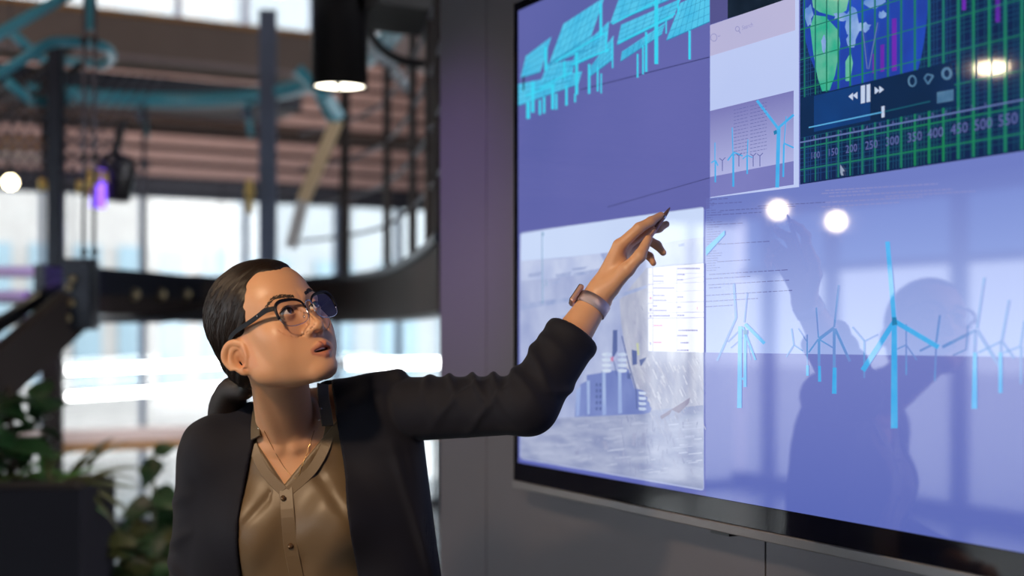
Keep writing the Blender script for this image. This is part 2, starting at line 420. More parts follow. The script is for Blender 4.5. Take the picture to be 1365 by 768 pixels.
for k, z in enumerate((2.60, 2.40, 2.20, 2.0)):
    MB().tube(lift(path[18:], z), 0.009, 6).build('guard_wire', M_wire, bal)
for px in (190, 330):
    c, _ = at_px(px, rail); MB().tube([(c.x, c.y, 2.81), (c.x + 0.02, c.y, 2.62)], 0.018, 8).build('bracket', M_teal, bal)
    MB().lathe([(0.0, 0), (0.035, 0.01), (0.035, 0.05), (0, 0.06)], (c.x, c.y, 2.72), 12).build('clamp', M_steel, bal)

# tall thin hanger rods
for px, Yh, r, lab in ((192, 7.5, 0.012, 'thin steel hanger rod standing in front of the widest window pane'),):
    a = P(px, 140, Yh); o = MB().tube([a, (a.x, a.y, 1.80)], r, 8).lathe([(0, 0), (0.03, 0.01), (0.03, 0.06), (0, 0.07)], (a.x, a.y, 2.42), 10).build('hanger_rod', M_wire); tag(o, lab, 'rod')
# paired suspension cables
for k, px in enumerate((113, 127)):
    a = P(px, -30, 5.3); b = P(px - 2, 352, 5.3)
    o = MB().tube([a, b], 0.008, 8).build('suspension_cable', M_wire); o['group'] = 'paired suspension cables'
    tag(o, ('left one' if k == 0 else 'right one') + ' of two grey suspension cables hanging before the stair landing', 'cable', 'paired suspension cables')
    for yy in (60, 215, 342): MB().lathe([(0, 0), (0.014, 0.004), (0.014, 0.03), (0, 0.034)], P(px - 1, yy, 5.3), 10).build('ferrule', M_black, o)

# inclined pale strut
a = P(404, 268, 6.6); b = P(450, 160, 6.6); c2 = P(432, 130, 6.55)
t = thing('diagonal_brace', a, 'pale yellowish diagonal brace leaning over the window left of the pendant lamp', 'brace')
MB().beam(a, b, 0.055, 0.06).build('bar', mat('cream_paint', (0.55, 0.43, 0.27), 0.5), t, bevel=0.004)
MB().beam(P(388, 330, 6.6), a, 0.05, 0.055).build('lower_bar', mat('bare_alloy', (0.50, 0.50, 0.50), 0.4, 0.3), t)
MB().beam(b, c2, 0.07, 0.07).build('bracket', M_teal, t, bevel=0.005)
MB().beam(c2, P(396, 92, 6.5), 0.05, 0.05).build('arm', M_teal, t)

# ------------------------------------------------------------------ staircase with landing at the left
st = thing('staircase', P(60, 446, 5.6) * 1.0 - Vector((0, 0, 1.48)), 'dark steel staircase rising to a landing, purple light on its treads', 'staircase')
la = [P(52, 357, 5.75), P(150, 362, 6.2), P(215, 367, 6.6), P(262, 371, 7.0)]
la = smooth_path(la, 5)
MB().sweep(lift(la, DZ - 0.055), [(-0.03, -0.065), (0.03, -0.065), (0.03, 0.06), (-0.03, 0.06)]).build('landing_beam', M_steel2, st)
MB().sweep(lift(la, DZ - 0.165), [(-0.035, -0.045), (0.02, -0.045), (0.02, 0.045), (-0.035, 0.045)]).build('landing_web', M_brown, st)
for px in (172, 207, 240):
    c, td = at_px(px, la); q = Vector((c.x, c.y, zat(393, c.y))) + Vector((td.y, -td.x, 0)) * 0.03
    MB().lathe([(0.0, 0), (0.032, 0.004), (0.028, 0.014), (0, 0.018)], q, 12, (0, -1, 0)).build('bolt', mat('brass_bolt', (0.30, 0.25, 0.15), 0.4, 0.7), st)
MB().beam(P(150, 428, 6.15), P(300, 412, 7.4), 0.5, 0.02).build('soffit', M_steel2, st)
MB().beam(P(-60, 555, 4.7), P(112, 402, 5.6), 0.05, 0.20).build('stringer', M_brown, st, bevel=0.006)
MB().beam(P(-60, 520, 4.72), P(112, 372, 5.62), 0.07, 0.03).build('stringer_flange', M_steel2, st)
MB().beam(P(108, 345, 5.5), P(108, 440, 5.5), 0.12, 0.12).build('newel_plate', M_steel2, st, bevel=0.01)
for yy, xx in ((372, 97), (404, 95), (424, 91), (383, 92)):
    MB().lathe([(0.0, 0), (0.016, 0.003), (0.014, 0.01), (0, 0.013)], P(xx, yy, 5.42), 12, (0, -1, 0)).build('bolt', mat('brass_bolt', (0, 0, 0)), st)
M_tread = mat('pale_tread', (0.45, 0.42, 0.48), 0.5)
for k in range(6):
    yy = 362 + k * 32; xx = 62 - k * 18
    Yt = 6.3 - k * 0.17
    a = P(xx, yy, Yt); MB().box((a.x - 0.55, a.y - 0.12, a.z - 0.025), (a.x, a.y + 0.14, a.z + 0.02)).build('tread', M_tread, st, bevel=0.004)
MB().beam(P(0, 396, 6.1), P(50, 398, 6.1), 0.04, 0.06).build('cross_beam', M_steel2, st)
MB().beam(P(-30, 452, 5.2), P(80, 380, 5.8), 0.04, 0.05).build('inner_stringer', M_steel2, st)
c = P(75, 60, 5.7); MB().beam((c.x, c.y, zat(58, 5.7)), (c.x, c.y, zat(356, 5.7)), 0.062, 0.062).build('post', M_steel2, st, bevel=0.006)
c = P(70, 480, 5.9); MB().beam((c.x, c.y, 0), (c.x, c.y, zat(420, 5.9)), 0.075, 0.075).build('column', M_brown, st, bevel=0.006)
MB().tube(smooth_path([P(-30, 62, 5.2), P(40, 22, 5.3), P(110, -18, 5.4)], 4), 0.024, 10).build('upper_handrail', M_teal, st)
loop = smooth_path([P(-30, 112, 5.3), P(10, 92, 5.35), P(62, 60, 5.4), P(90, 56, 5.45), P(118, 58, 5.5), P(141, 64, 5.6), P(149, 76, 5.8), P(138, 86, 5.95), P(118, 84, 6.0), P(55, 79, 6.0)], 5)
MB().tube(loop, 0.022, 10).build('return_handrail', M_teal, st)
MB().tube([P(55, 79, 6.0), P(14, 42, 5.9)], 0.022, 10).build('return_handrail', M_teal, st)
MB().tube([P(10, 108, 5.6), P(40, 135, 5.7), P(92, 136, 5.8)], 0.022, 10).build('lower_handrail', M_teal, st)
MB().beam(P(122, -10, 5.35), P(122, 40, 5.35), 0.03, 0.03).build('rail_bracket', M_teal, st)
for k in range(11):
    x0 = -60 + k * 16
    MB().tube([P(x0, 238, 5.75), P(x0 + 120, 100, 5.75)], 0.004, 5).build('mesh_wire', M_wire, st)
    MB().tube([P(x0 - 30, 100, 5.78), P(x0 + 90, 238, 5.78)], 0.004, 5).build('mesh_wire', M_wire, st)
for x0, y0, x1, y1 in ((-20, 142, 100, 60), (-20, 170, 110, 85), (-10, 185, 65, 185), (-10, 195, 65, 196), (58, 100, 60, 250)):
    MB().beam(P(x0, y0, 5.8), P(x1, y1, 5.8), 0.02, 0.022).build('mesh_frame', M_brown if y0 < 180 else M_ochre, st)
M_pink = mat('pale_pipe', (0.55, 0.45, 0.42), 0.4)
MB().tube([P(-20, 205, 7.2), P(70, 212, 7.2)], 0.03, 8).build('guard_pipe', M_pink, st)

# ------------------------------------------------------------------ theatre spot lamp with purple lens, hung by the cables
a = P(146, 246, 5.9)
M_purple = mat('purple_lens', (0.1, 0.05, 0.3), 0.2, emit=(0.25, 0.10, 1.0, 1), estr=2.2)
sp = thing('stage_lamp', a + Vector((0, 0, 0.2)), 'black stage spotlight with purple lens clamped beside the twin cables', 'lamp')
MB().lathe([(0.055, 0.0), (0.075, 0.01), (0.085, 0.16), (0.07, 0.2), (0.05, 0.21)], P(150, 268, 5.9), 18, (0.12, 0.05, 1)).build('housing', M_black, sp)
MB().lathe([(0.0, 0), (0.035, 0.004), (0.028, 0.17), (0.0, 0.175)], P(131, 278, 5.8), 16, (0.05, -0.1, 1)).build('lens', M_purple, sp)
MB().beam(P(150, 215, 5.9), P(165, 160, 5.9), 0.03, 0.03).build('yoke', M_black, sp)
M_gold = mat('brass_strap', (0.65, 0.48, 0.16), 0.35, 0.6)
for x0, y0, x1, y1 in ((122, 225, 117, 262), (131, 226, 128, 246), (139, 228, 141, 243), (107, 240, 106, 258)):
    MB().tube([P(x0, y0, 5.75), P(x1, y1, 5.75)], 0.016, 8).build('strap', M_gold, sp)

add_light('stage_beam', 'SPOT', P(128, 280, 5.75), P(20, 400, 6.0), 18, (0.55, 0.30, 1.0), 0.03, 80, 0.6)

# bare globe bulb + twin yellow clips
bz = P(14, 243, 6.4)
t = thing('globe_bulb', bz, 'bare glowing warm globe bulb hanging at the far edge by the stair mesh', 'lamp')
MB().lathe([(0.0, -0.034)] + [(0.034 * math.sin(q), -0.034 * math.cos(q)) for q in [0.4, 0.8, 1.2, 1.6, 2.0, 2.4, 2.8]] + [(0.008, 0.036)], bz, 16).build('bulb', mat('warm_bulb', (1, 0.9, 0.7), 0.3, emit=(1, 0.86, 0.55, 1), estr=14), t)
MB().lathe([(0.012, 0.03), (0.016, 0.04), (0.016, 0.08), (0.004, 0.09)], bz, 12).tube([bz + Vector((0, 0, 0.09)), bz + Vector((0, 0, 0.9))], 0.004, 6).build('socket_cord', M_black, t)
for x0, y0 in ((56, 247), (66, 249)):
    o = MB().lathe([(0.0, 0), (0.016, 0.01), (0.018, 0.05), (0.0, 0.06)], P(x0, y0 + 8, 5.7), 12).build('cable_clip', M_gold)
    tag(o, 'small brass cable clip %s the stair post above the bright pane' % ('left of' if x0 < 60 else 'touching'), 'clip', 'brass clips')
o = MB().beam(P(333, 240, 7.3), P(333, 284, 7.3), 0.035, 0.03).lathe([(0.0, 0), (0.03, 0.01), (0.03, 0.04), (0, 0.05)], P(333, 262, 7.28), 10).build('hanging_tag', M_gold, None); tag(o, 'dull yellow tag hanging beside the blue-grey post', 'tag')

# ------------------------------------------------------------------ black cylinder pendant lamp
def pendant(c, r, h, label, glow, power, group='black cylinder pendant lamps'):
    t = thing('pendant_lamp', c, label, 'lamp', group)
    MB().lathe([(r * 0.95, 0.02), (r, 0.0), (r, h), (r * 0.95, h + 0.01), (0.0, h + 0.012)], c, 28).build('housing', M_black, t)
    MB().lathe([(0.0, 0.014), (r * 0.94, 0.014), (r * 0.94, 0.020), (0.0, 0.020)], c, 28).build('diffuser', glow, t)
    MB().box((c.x - 0.006, c.y - r * 0.93, c.z + 0.0), (c.x + 0.006, c.y + r * 0.1, c.z + 0.013)).build('baffle', M_black, t)
    MB().tube([c + Vector((0, 0, h)), Vector((c.x, c.y, Z_TOP))], 0.008, 8).build('stem', M_black, t)
    l = add_light('pendant_light', 'SPOT', c + Vector((0, 0, 0.006)), c - Vector((0, 0, 1)), power, WARM, r * 0.7, 110, 0.5)
    return t
M_glow = mat('pendant_glow', (1, 1, 1), 0.4, emit=(1.0, 0.93, 0.75, 1), estr=7.0)
pendant(P(453, 118, 4.7), 0.10, 0.62, 'black cylinder pendant lamp with glowing underside above the woman', M_glow, 25)
# mirrored in the display: lamps over the open side of the room
def mirror(v): d = v.x * M2.x + v.y * M2.y - SCR; return Vector((v.x - 2 * d * M2.x, v.y - 2 * d * M2.y, v.z))
M_glow2 = mat('spot_glow', (1, 1, 1), 0.4, emit=(1.0, 0.80, 0.50, 1), estr=60.0)
M_glow3 = mat('wash_glow', (1, 1, 1), 0.4, emit=(1.0, 0.80, 0.55, 1), estr=10.0)
def can(c, label, aim, i, glow=None):
    t = thing('ceiling_spot', c, label, 'lamp', 'ceiling spot lamps over the open floor')
    q = (Vector(aim) - c).normalized()
    MB().lathe([(0.0, -0.03), (0.056, -0.03), (0.060, 0.0), (0.064, 0.0), (0.064, -0.16), (0.03, -0.18), (0.0, -0.18)], c, 20, q).build('housing', M_black, t)
    MB().lathe([(0.0, -0.02), (0.056, -0.02), (0.056, -0.012), (0.0, -0.012)], c, 20, q).build('lens', glow or M_glow2, t)
    top = c - q * 0.14
    MB().tube([top, Vector((top.x, top.y, Z_TOP))], 0.008, 8).build('stem', M_black, t)
    return t
for i, (px, py, pl, lab) in enumerate(((1037, 280, 6.3, 'black ceiling spot lamp mirrored at the pointing hand in the display'), (1115, 295, 6.3, 'black ceiling spot lamp mirrored right of the pointing hand in the display'))):
    c = mirror(S(px, py, plane=pl)); can(c, lab, S(px, 446), i)
c = mirror(S(1322, 93, plane=5.2))
t = thing('dish_pendant', c, 'brass dish pendant lamp mirrored at the map window of the display', 'lamp')
MB().lathe([(0.0, 0.06), (0.13, 0.04), (0.19, 0.0), (0.20, 0.0), (0.15, 0.055), (0.06, 0.09), (0.02, 0.12), (0.0, 0.12)], c, 28).build('shade', mat('brass_shade', (0.45, 0.26, 0.10), 0.35, 0.7), t)
MB().lathe([(0.0, -0.012), (0.07, -0.006), (0.075, 0.02), (0.0, 0.03)], c, 20).build('bulb', M_glow2, t)
MB().tube([c + Vector((0, 0, 0.12)), Vector((c.x, c.y, Z_TOP))], 0.006, 8).build('stem', M_black, t)

# purple wash on the free end of the display wall
q = (Vector(PURPLE[1]) - Vector(PURPLE[0])).normalized()
can(Vector(PURPLE[0]) - q * 0.03, 'black ceiling spot lamp with purple gel aimed at the free end of the display wall', PURPLE[1], 0, M_purple)
add_light('purple_spot', 'SPOT', PURPLE[0], PURPLE[1], 420, (0.48, 0.22, 1.0), 0.06, 17, 1.0)

# key spots
for i, (lo, ta, en, colr, sz, cone) in enumerate(SPOTS):
    c = Vector(lo); q = (Vector(ta) - c).normalized()
    can(c - q * 0.03, ('black ceiling spot lamp aimed at the woman from beside the camera', 'black ceiling spot lamp over the space between stair and display')[i], ta, i, M_glow3)
    add_light('spot_light', 'SPOT', c, ta, en, colr, sz, cone, 0.5)

# added lamps, out of view, that brighten the slatted wall and the stair
for i, (p_, s_, tp, tz, en) in enumerate(((0.9, 8.3, 1.0, 3.0, 200), (2.5, 8.3, 2.5, 3.0, 200), (4.1, 8.3, 4.2, 3.0, 160), (-1.4, 4.6, 0.6, 2.4, 120))):
    c = W(s_, 4.88, p_); ta = W(S_BACK if i < 3 else 6.2, tz, tp)
    can(c, ('added unseen spot lamp brightening the slatted wall above the stair', 'added unseen spot lamp brightening the slatted wall above the balcony', 'added unseen spot lamp brightening the slatted wall behind the display wall', 'added unseen spot lamp brightening the staircase')[i], ta, i, M_glow3)
    add_light('spot_light', 'SPOT', c + (ta - c).normalized() * 0.03, ta, en, (1.0, 0.72, 0.58), 0.06, 95, 0.8)

# ------------------------------------------------------------------ duct panel and black hose top right of the pendant
t = thing('ceiling_bulkhead', P(540, 60, 6.9), 'pale mauve ceiling bulkhead between the pendant lamp and the display wall', 'bulkhead')
a = [P(489, 12, 6.9), P(640, 14, 6.9), P(640, 118, 6.9), P(560, 92, 6.9), P(518, 62, 6.9), P(497, 36, 6.9)]
MB().add(a + [v + Vector((0, 0.12, 0)) for v in a], [(0, 1, 2, 3, 4, 5), (11, 10, 9, 8, 7, 6)] + [(i, i + 6, (i + 1) % 6 + 6, (i + 1) % 6) for i in range(6)]).build('board', mat('mauve_board', (0.42, 0.34, 0.33), 0.5), t)
MB().beam(P(558, 14, 6.8), P(562, 48, 6.8), 0.05, 0.03).beam(P(562, 48, 6.8), P(600, 84, 6.8), 0.05, 0.03).build('edge_trim', M_steel2, t)
o = MB().wbox(4.2, 4.6, zat(11, 4.6), Z_TOP, p_of(P(493, 0, 4.6)), p_of(P(640, 0, 5.0))).build('soffit_box', M_dark); tag(o, 'near-black soffit box hanging at the top beside the display wall', 'soffit')
hp = smooth_path([P(488, 30, 5.2), P(500, 55, 5.2), P(520, 73, 5.2), P(545, 83, 5.2), P(570, 84, 5.2), P(600, 74, 5.2)], 8)
o = MB().tube(hp, [0.016 + 0.0035 * (i % 2) for i in range(len(hp))], 10).build('flexible_hose', M_black); tag(o, 'black ribbed flexible hose sagging beside the pendant lamp', 'hose')
for x0, y0, x1, y1, w_, lab in ((488, 58, 522, 86, 0.05, 'pale blue angled pipe leaning right of the pendant lamp'), (522, 92, 546, 120, 0.04, 'pale grey angled pipe below the sagging hose')):
    o = MB().tube([P(x0, y0, 6.2), P(x1, y1, 6.2)], w_ / 2 * 1.3, 10).lathe([(0, 0), (w_ * 0.8, 0.005), (w_ * 0.8, 0.03), (0, 0.035)], P(x1, y1, 6.2), 12).build('angled_pipe', mat('pale_pipe_blue', (0.35, 0.42, 0.48), 0.35)); tag(o, lab, 'pipe')

# ------------------------------------------------------------------ plants
def leaf_mesh(name, L, w, bend, m, n=6, tip=0.35):
    me = bpy.data.meshes.new(name); vs = []; fs = []
    for i in range(n + 1):
        t_ = i / n; wid = w * math.sin(math.pi * min(1, (t_ + 0.03)) ** (1 - tip)) * (1 if i < n else 0) + 0.0006
        y = L * (t_ - 0.25 * bend * t_ * t_); z = L * (-bend * t_ * t_ * 0.6)
        vs += [(-wid, y, z + wid * 0.25), (0, y, z), (wid, y, z + wid * 0.25)]
    for i in range(n):
        for k in range(2): fs.append((i * 3 + k, i * 3 + k + 1, i * 3 + 4 + k, i * 3 + 3 + k))
    me.from_pydata(vs, [], fs); me.polygons.foreach_set('use_smooth', [True] * len(fs)); me.materials.append(m); me.update()
    return me
LV_blade = leaf_mesh('leaf_blade', 0.34, 0.009, 0.9, M_leaf3, 8)
LV_blade2 = leaf_mesh('leaf_blade_green', 0.30, 0.011, 0.6, M_leaf2, 8)
LV_broad = leaf_mesh('leaf_broad', 0.17, 0.05, 0.5, M_leaf)
LV_mid = leaf_mesh('leaf_mid', 0.12, 0.034, 0.4, M_leaf)
LV_olive = leaf_mesh('leaf_olive', 0.11, 0.03, 0.4, M_leaf3)
LV_fig = leaf_mesh('leaf_fig', 0.20, 0.075, 0.35, M_leaf)
def put_leaf(root, me, loc, az, el, sc=1.0, roll=0.0):
    o = bpy.data.objects.new('leaf', me); COL.objects.link(o); o.parent = root
    o.location = Vector(loc) - root.location; o.rotation_mode = 'ZXY'; o.rotation_euler = (el, roll, az); o.scale = (sc, sc, sc)
    return o
# planter box
pa = P(-60, 652, 4.55); pb = P(108, 652, 4.55); ztop = pa.z
pl = thing('planter_box', Vector(((pa.x + pb.x) / 2, 4.75, 0)), 'tall matt black planter box under the staircase', 'planter')
M_pl = mat('matt_black_planter', (0.006, 0.006, 0.012), 0.7, spec=0.2)
MB().box((pa.x, 4.55, 0.0), (pb.x, 4.95, ztop)).build('box', M_pl, pl, bevel=0.008)
MB().box((pa.x + 0.03, 4.58, ztop), (pb.x - 0.03, 4.92, ztop + 0.012)).build('soil', M_soil, pl)
rnd = random.Random(3)
g1 = thing('grassy_plant', Vector((-1.62, 4.75, ztop)), 'arching grassy plant with thin olive blades in the black planter', 'plant')
for k in range(70):
    me = LV_blade if k % 3 else LV_blade2
    put_leaf(g1, me, (pa.x + 0.07 + rnd.random() * (pb.x - pa.x - 0.12), 4.64 + rnd.random() * 0.2, ztop + 0.01), rnd.random() * 6.28, math.radians(35 + rnd.random() * 48), 0.55 + rnd.random() * 0.5)
g2 = thing('leafy_shrub', Vector((-1.9, 4.8, ztop)), 'dense dark green leafy shrub at the far edge of the black planter', 'plant')
MB().tube([(-1.80, 4.75, ztop), (-1.82, 4.75, ztop + 0.35)], 0.012, 8).build('stem', M_soil, g2)
for k in range(60):
    q = rnd.random() * 6.28; rr = rnd.random() ** 0.5 * 0.17
    put_leaf(g2, LV_broad if k % 2 else LV_mid, (-1.83 + math.cos(q) * rr * 0.8, 4.75 + math.sin(q) * rr * 0.6, ztop + 0.04 + rnd.random() * 0.28), q + rnd.random() - 0.5, math.radians(rnd.uniform(-25, 50)), 0.8 + rnd.random() * 0.4)
# potted fig-like plant in front of the bright sill
def pot(root, c, r, h, m):
    MB().lathe([(r * 0.75, 0.0), (r * 0.8, 0.005), (r, h), (r * 0.92, h), (r * 0.9, h - 0.03), (0.0, h - 0.03)], c, 20).build('pot', m, root)
g3 = thing('rubber_plant', P(205, 446, 5.3) * 1 - Vector((0, 0, 1.48)), 'upright plant with large dark leaves standing before the timber rail', 'plant')
c = g3.location; pot(g3, c, 0.17, 0.40, M_pl)
for dx, dy, top in ((0, 0, 1.0), (0.07, 0.03, 0.82), (-0.08, 0.02, 0.74), (0.13, -0.03, 0.72)):
    MB().tube([c + Vector((dx * 0.3, dy * 0.3, 0.3)), c + Vector((dx, dy, 0.7)), c + Vector((dx * 1.1, dy, top))], 0.008, 6).build('stem', M_leaf3, g3)
    for k in range(11):
        zz = 0.48 + (top - 0.48) * k / 10
        put_leaf(g3, LV_fig if k < 9 else LV_broad, c + Vector((dx, dy, zz)), k * 2.4 + dx * 30, math.radians(20 + 4.5 * k), 0.95 - 0.03 * k)
g4 = thing('ficus_bush', P(150, 446, 5.0) - Vector((0, 0, 1.48)), 'low bushy plant with small olive leaves between planter and woman', 'plant')
c = g4.location; pot(g4, c, 0.2, 0.35, mat('grey_pot', (0.10, 0.10, 0.13), 0.5))
for dx in (-0.1, 0, 0.1): MB().tube([c + Vector((0, 0, 0.3)), c + Vector((dx, 0, 0.62))], 0.007, 6).build('stem', M_soil, g4)
for k in range(150):
    q = rnd.random() * 6.28; rr = rnd.random() ** 0.5 * 0.27
    put_leaf(g4, LV_olive if k % 3 else LV_mid, c + Vector((math.cos(q) * rr, math.sin(q) * rr * 0.6, 0.36 + rnd.random() * 0.36)), q, math.radians(rnd.uniform(-30, 55)), 0.7 + rnd.random() * 0.5)
# ================================================================== THE DISPLAY
s_L = s_of(S(691, 446)); z_T = CAMZ + 431 / FPX * S(690, 446).y; z_B = CAMZ - (617 - 446) / FPX * S(693, 446).y
scr_w = 1.86; s_R = s_L - scr_w
tv = thing('wall_display', W((s_L + s_R) / 2, z_B - 0.05, SCR + 0.03), 'very large black-framed flat wall display showing renewable energy software windows', 'display')
BZ = 0.021
MB().wbox(s_R - BZ, s_L + BZ, z_B - 0.042, z_T + 0.021, SCR + 0.006, SCR + 0.06).build('back_shell', M_black, tv, bevel=0.004)
MB().wbox(s_R - BZ, s_L + BZ, z_B - 0.042, z_B, SCR - 0.001, SCR + 0.010).build('lower_bezel', M_bezel, tv, bevel=0.001)
MB().wbox(s_R - BZ, s_L + BZ, z_T, z_T + BZ, SCR - 0.001, SCR + 0.010).build('upper_bezel', M_bezel, tv, bevel=0.001)
MB().wbox(s_L, s_L + BZ, z_B, z_T, SCR - 0.001, SCR + 0.010).build('side_bezel', M_bezel, tv, bevel=0.001)
MB().wbox(s_R - BZ, s_R, z_B, z_T, SCR - 0.001, SCR + 0.010).build('side_bezel', M_bezel, tv, bevel=0.001)
MB().wbox(s_R - BZ - 0.002, s_L + BZ + 0.002, z_B - 0.060, z_B - 0.042, SCR - 0.004, SCR + 0.055).build('lower_trim', M_trim, tv, bevel=0.002)
MB().wbox(s_L + BZ, s_L + BZ + 0.003, z_B - 0.05, z_T + BZ, SCR - 0.002, SCR + 0.05).build('side_trim', M_trim, tv)
sm = s_of(S(950, 704)); MB().wbox(sm - 0.035, sm + 0.02, z_B - 0.068, z_B - 0.060, SCR + 0.01, SCR + 0.04).build('sensor', M_black, tv)
MB().poly([W(s_L, z_B, SCR), W(s_R, z_B, SCR), W(s_R, z_T, SCR), W(s_L, z_T, SCR)]).build('desktop_area', scr_mat('scr_desktop', (92, 100, 176), (100, 110, 186), 2.0), tv)

LIM_T, LIM_L = z_T, s_L
def q3(pts, off):
    """pixel outline -> points on the glass, cut at the display's own edges"""
    P3 = [S(x, y, off) for x, y in pts]
    def clip(poly, inside, inter):
        out = []
        for i, a in enumerate(poly):
            b = poly[(i + 1) % len(poly)]
            if inside(a): out.append(a)
            if inside(a) != inside(b): out.append(inter(a, b))
        return out
    P3 = clip(P3, lambda p: p.z <= z_T + 1e-6, lambda a, b: a.lerp(b, (z_T - a.z) / (b.z - a.z)))
    P3 = clip(P3, lambda p: p.z >= z_B - 1e-6, lambda a, b: a.lerp(b, (z_B - a.z) / (b.z - a.z)))
    P3 = clip(P3, lambda p: s_of(p) <= s_L + 1e-6, lambda a, b: a.lerp(b, (s_L - s_of(a)) / (s_of(b) - s_of(a))))
    P3 = clip(P3, lambda p: s_of(p) >= s_R - 1e-6, lambda a, b: a.lerp(b, (s_R - s_of(a)) / (s_of(b) - s_of(a))))
    return P3
class SB(MB):
    def __init__(self, layer): super().__init__(); self.off = 0.0004 * layer
    def px(self, pts):
        p = q3(pts, self.off)
        if len(p) >= 3: self.poly(p)
        return self
    def ln(self, x0, y0, x1, y1, w):
        d = math.hypot(x1 - x0, y1 - y0) or 1; nx = -(y1 - y0) / d * w / 2; ny = (x1 - x0) / d * w / 2
        return self.px([(x0 + nx, y0 + ny), (x1 + nx, y1 + ny), (x1 - nx, y1 - ny), (x0 - nx, y0 - ny)])
    def pl(self, pts, w):
        for a, b in zip(pts[:-1], pts[1:]): self.ln(*a, *b, w)
        return self
def lerp(a, b, t): return a + (b - a) * t
VX, VY = -263.0, 446.0
def hl(x0, y0, x):     # y at x of the display's horizontal that passes (x0,y0)
    return VY + (y0 - VY) * (x - VX) / (x0 - VX)
def rrect(x0, yt, yb, x1, r):
    """window outline: top-left (x0,yt), bottom-left (x0,yb), right edge x1, rounded by r px"""
    T = lambda x: hl(x0, yt, x); B = lambda x: hl(x0, yb, x); k = r * 0.3
    return [(x0, T(x0) + r), (x0 + k, T(x0) + k), (x0 + r, T(x0 + r)), (x1 - r, T(x1 - r)), (x1 - k, T(x1) + k), (x1, T(x1) + r), (x1, B(x1) - r), (x1 - k, B(x1) - k), (x1 - r, B(x1 - r)), (x0 + r, B(x0 + r)), (x0 + k, B(x0) - k), (x0, B(x0) - r)]

def stuff(o): o['kind'] = 'stuff'; return o
def pieces(name, m, parent, layer, groups):
    for g_ in groups:
        b_ = SB(layer)
        for st in g_:
            if isinstance(st, tuple): b_.pl(st[0], st[1])
            else: b_.px(st)
        b_.build(name, m, parent)
C_cy = scr_mat('scr_cyan', (70, 186, 228), (88, 200, 236), 20)
C_cy2 = scr_mat('scr_cyan_line', (38, 128, 178))
C_cy3 = scr_mat('scr_cyan_bright', (60, 215, 245))
C_turb = scr_mat('scr_turbine', (62, 168, 232), (80, 178, 236), 30)
C_turbd = scr_mat('scr_turbine_far', (112, 140, 206), (98, 152, 214), 30)
C_txt = scr_mat('scr_text', (98, 104, 168))
C_txt2 = scr_mat('scr_text_soft', (138, 142, 200))

# ---- solar model window (top left)
app = SB(1).px([(680, -40), (946, -140), (946, 278), (940, 279), (680, 316)]).build('solar_model_window', scr_mat('scr_app', (92, 98, 166), (104, 106, 176), 1.2), tv)
stuff(SB(2).ln(774, 119.5, 946, 76, 1.1).ln(810, 276, 946, 237, 0.8).build('ground_line', scr_mat('scr_dark_line', (52, 55, 104)), app))
panels = [[(732, 85), (751, 32), (806, -4), (788, 48)], [(694, 104), (701, 75), (735, 49), (720, 96)], [(760, 90), (768, 70), (812, 28), (808, 68)], [(785, 103), (788, 88), (818, 47), (816, 80)],
          [(716, 120), (730, 85), (766, 80), (762, 107)], [(691, 141), (691, 112), (776, 95), (771, 112)],
          [(813, 32), (828, -10), (900, -34), (892, 0)], [(822, 60), (828, 33), (908, -2), (897, 24)], [(827, 82), (829, 69), (887, 30), (882, 46)], [(888, 54), (907, 4), (946, -14), (946, 29)], [(730, 88), (736, 80), (800, 42), (798, 60)]]
gl = SB(3)
for qd in panels:
    SB(2).px(qd).build('solar_panel', C_cy, app)
    (ax, ay), (bx, by), (cx_, cy_), (dx, dy) = qd
    for k in range(1, 7):
        t_ = k / 7; gl.ln(lerp(ax, dx, t_), lerp(ay, dy, t_), lerp(bx, cx_, t_), lerp(by, cy_, t_), 0.45)
    for k in range(1, 4):
        t_ = k / 4; gl.ln(lerp(ax, bx, t_), lerp(ay, by, t_), lerp(dx, cx_, t_), lerp(dy, cy_, t_), 0.5)
    gl.ln(ax, ay, dx, dy, 1.1)
stuff(gl.build('panel_grid', C_cy2, app))
for x, y0, y1, w in [(115, 650, 760, 22), (145, 520, 720, 20), (190, 640, 735, 14), (217, 620, 725, 14), (272, 545, 700, 18), (295, 600, 700, 12), (360, 545, 675, 14), (347, 390, 500, 14), (425, 335, 605, 18), (415, 600, 655, 10), (505, 410, 600, 14), (560, 430, 585, 10), (582, 470, 597, 8), (580, 20, 225, 16), (615, 200, 335, 10), (655, 270, 435, 8), (815, 345, 497, 10), (850, 290, 475, 10), (870, 205, 460, 14), (935, -40, 410, 24), (1148, 195, 380, 14), (228, 300, 450, 18), (1075, -10, 90, 10), (998, 130, 215, 8)]:
    x = 680 + x / 4.8; w /= 4.8; b = SB(4).px([(x - w / 2, y0 / 4.8), (x + w / 2, y0 / 4.8), (x + w / 2, y1 / 4.8), (x - w / 2, y1 / 4.8)]); b.build('panel_post', C_cy3, app)
for x0, y0, x1, y1 in ((740, 82, 806, 44), (816, 32, 874, 2), (824, 58, 900, 18), (700, 128, 740, 112), (720, 117, 762, 96), (762, 86, 812, 66)): SB(4).ln(x0, y0, x1, y1, 2.0).build('panel_strut', C_cy3, app)
SB(4).px([(697, 102), (699, 101), (699, 121), (697, 121)]).build('marker', scr_mat('scr_black', (20, 22, 40)), app)

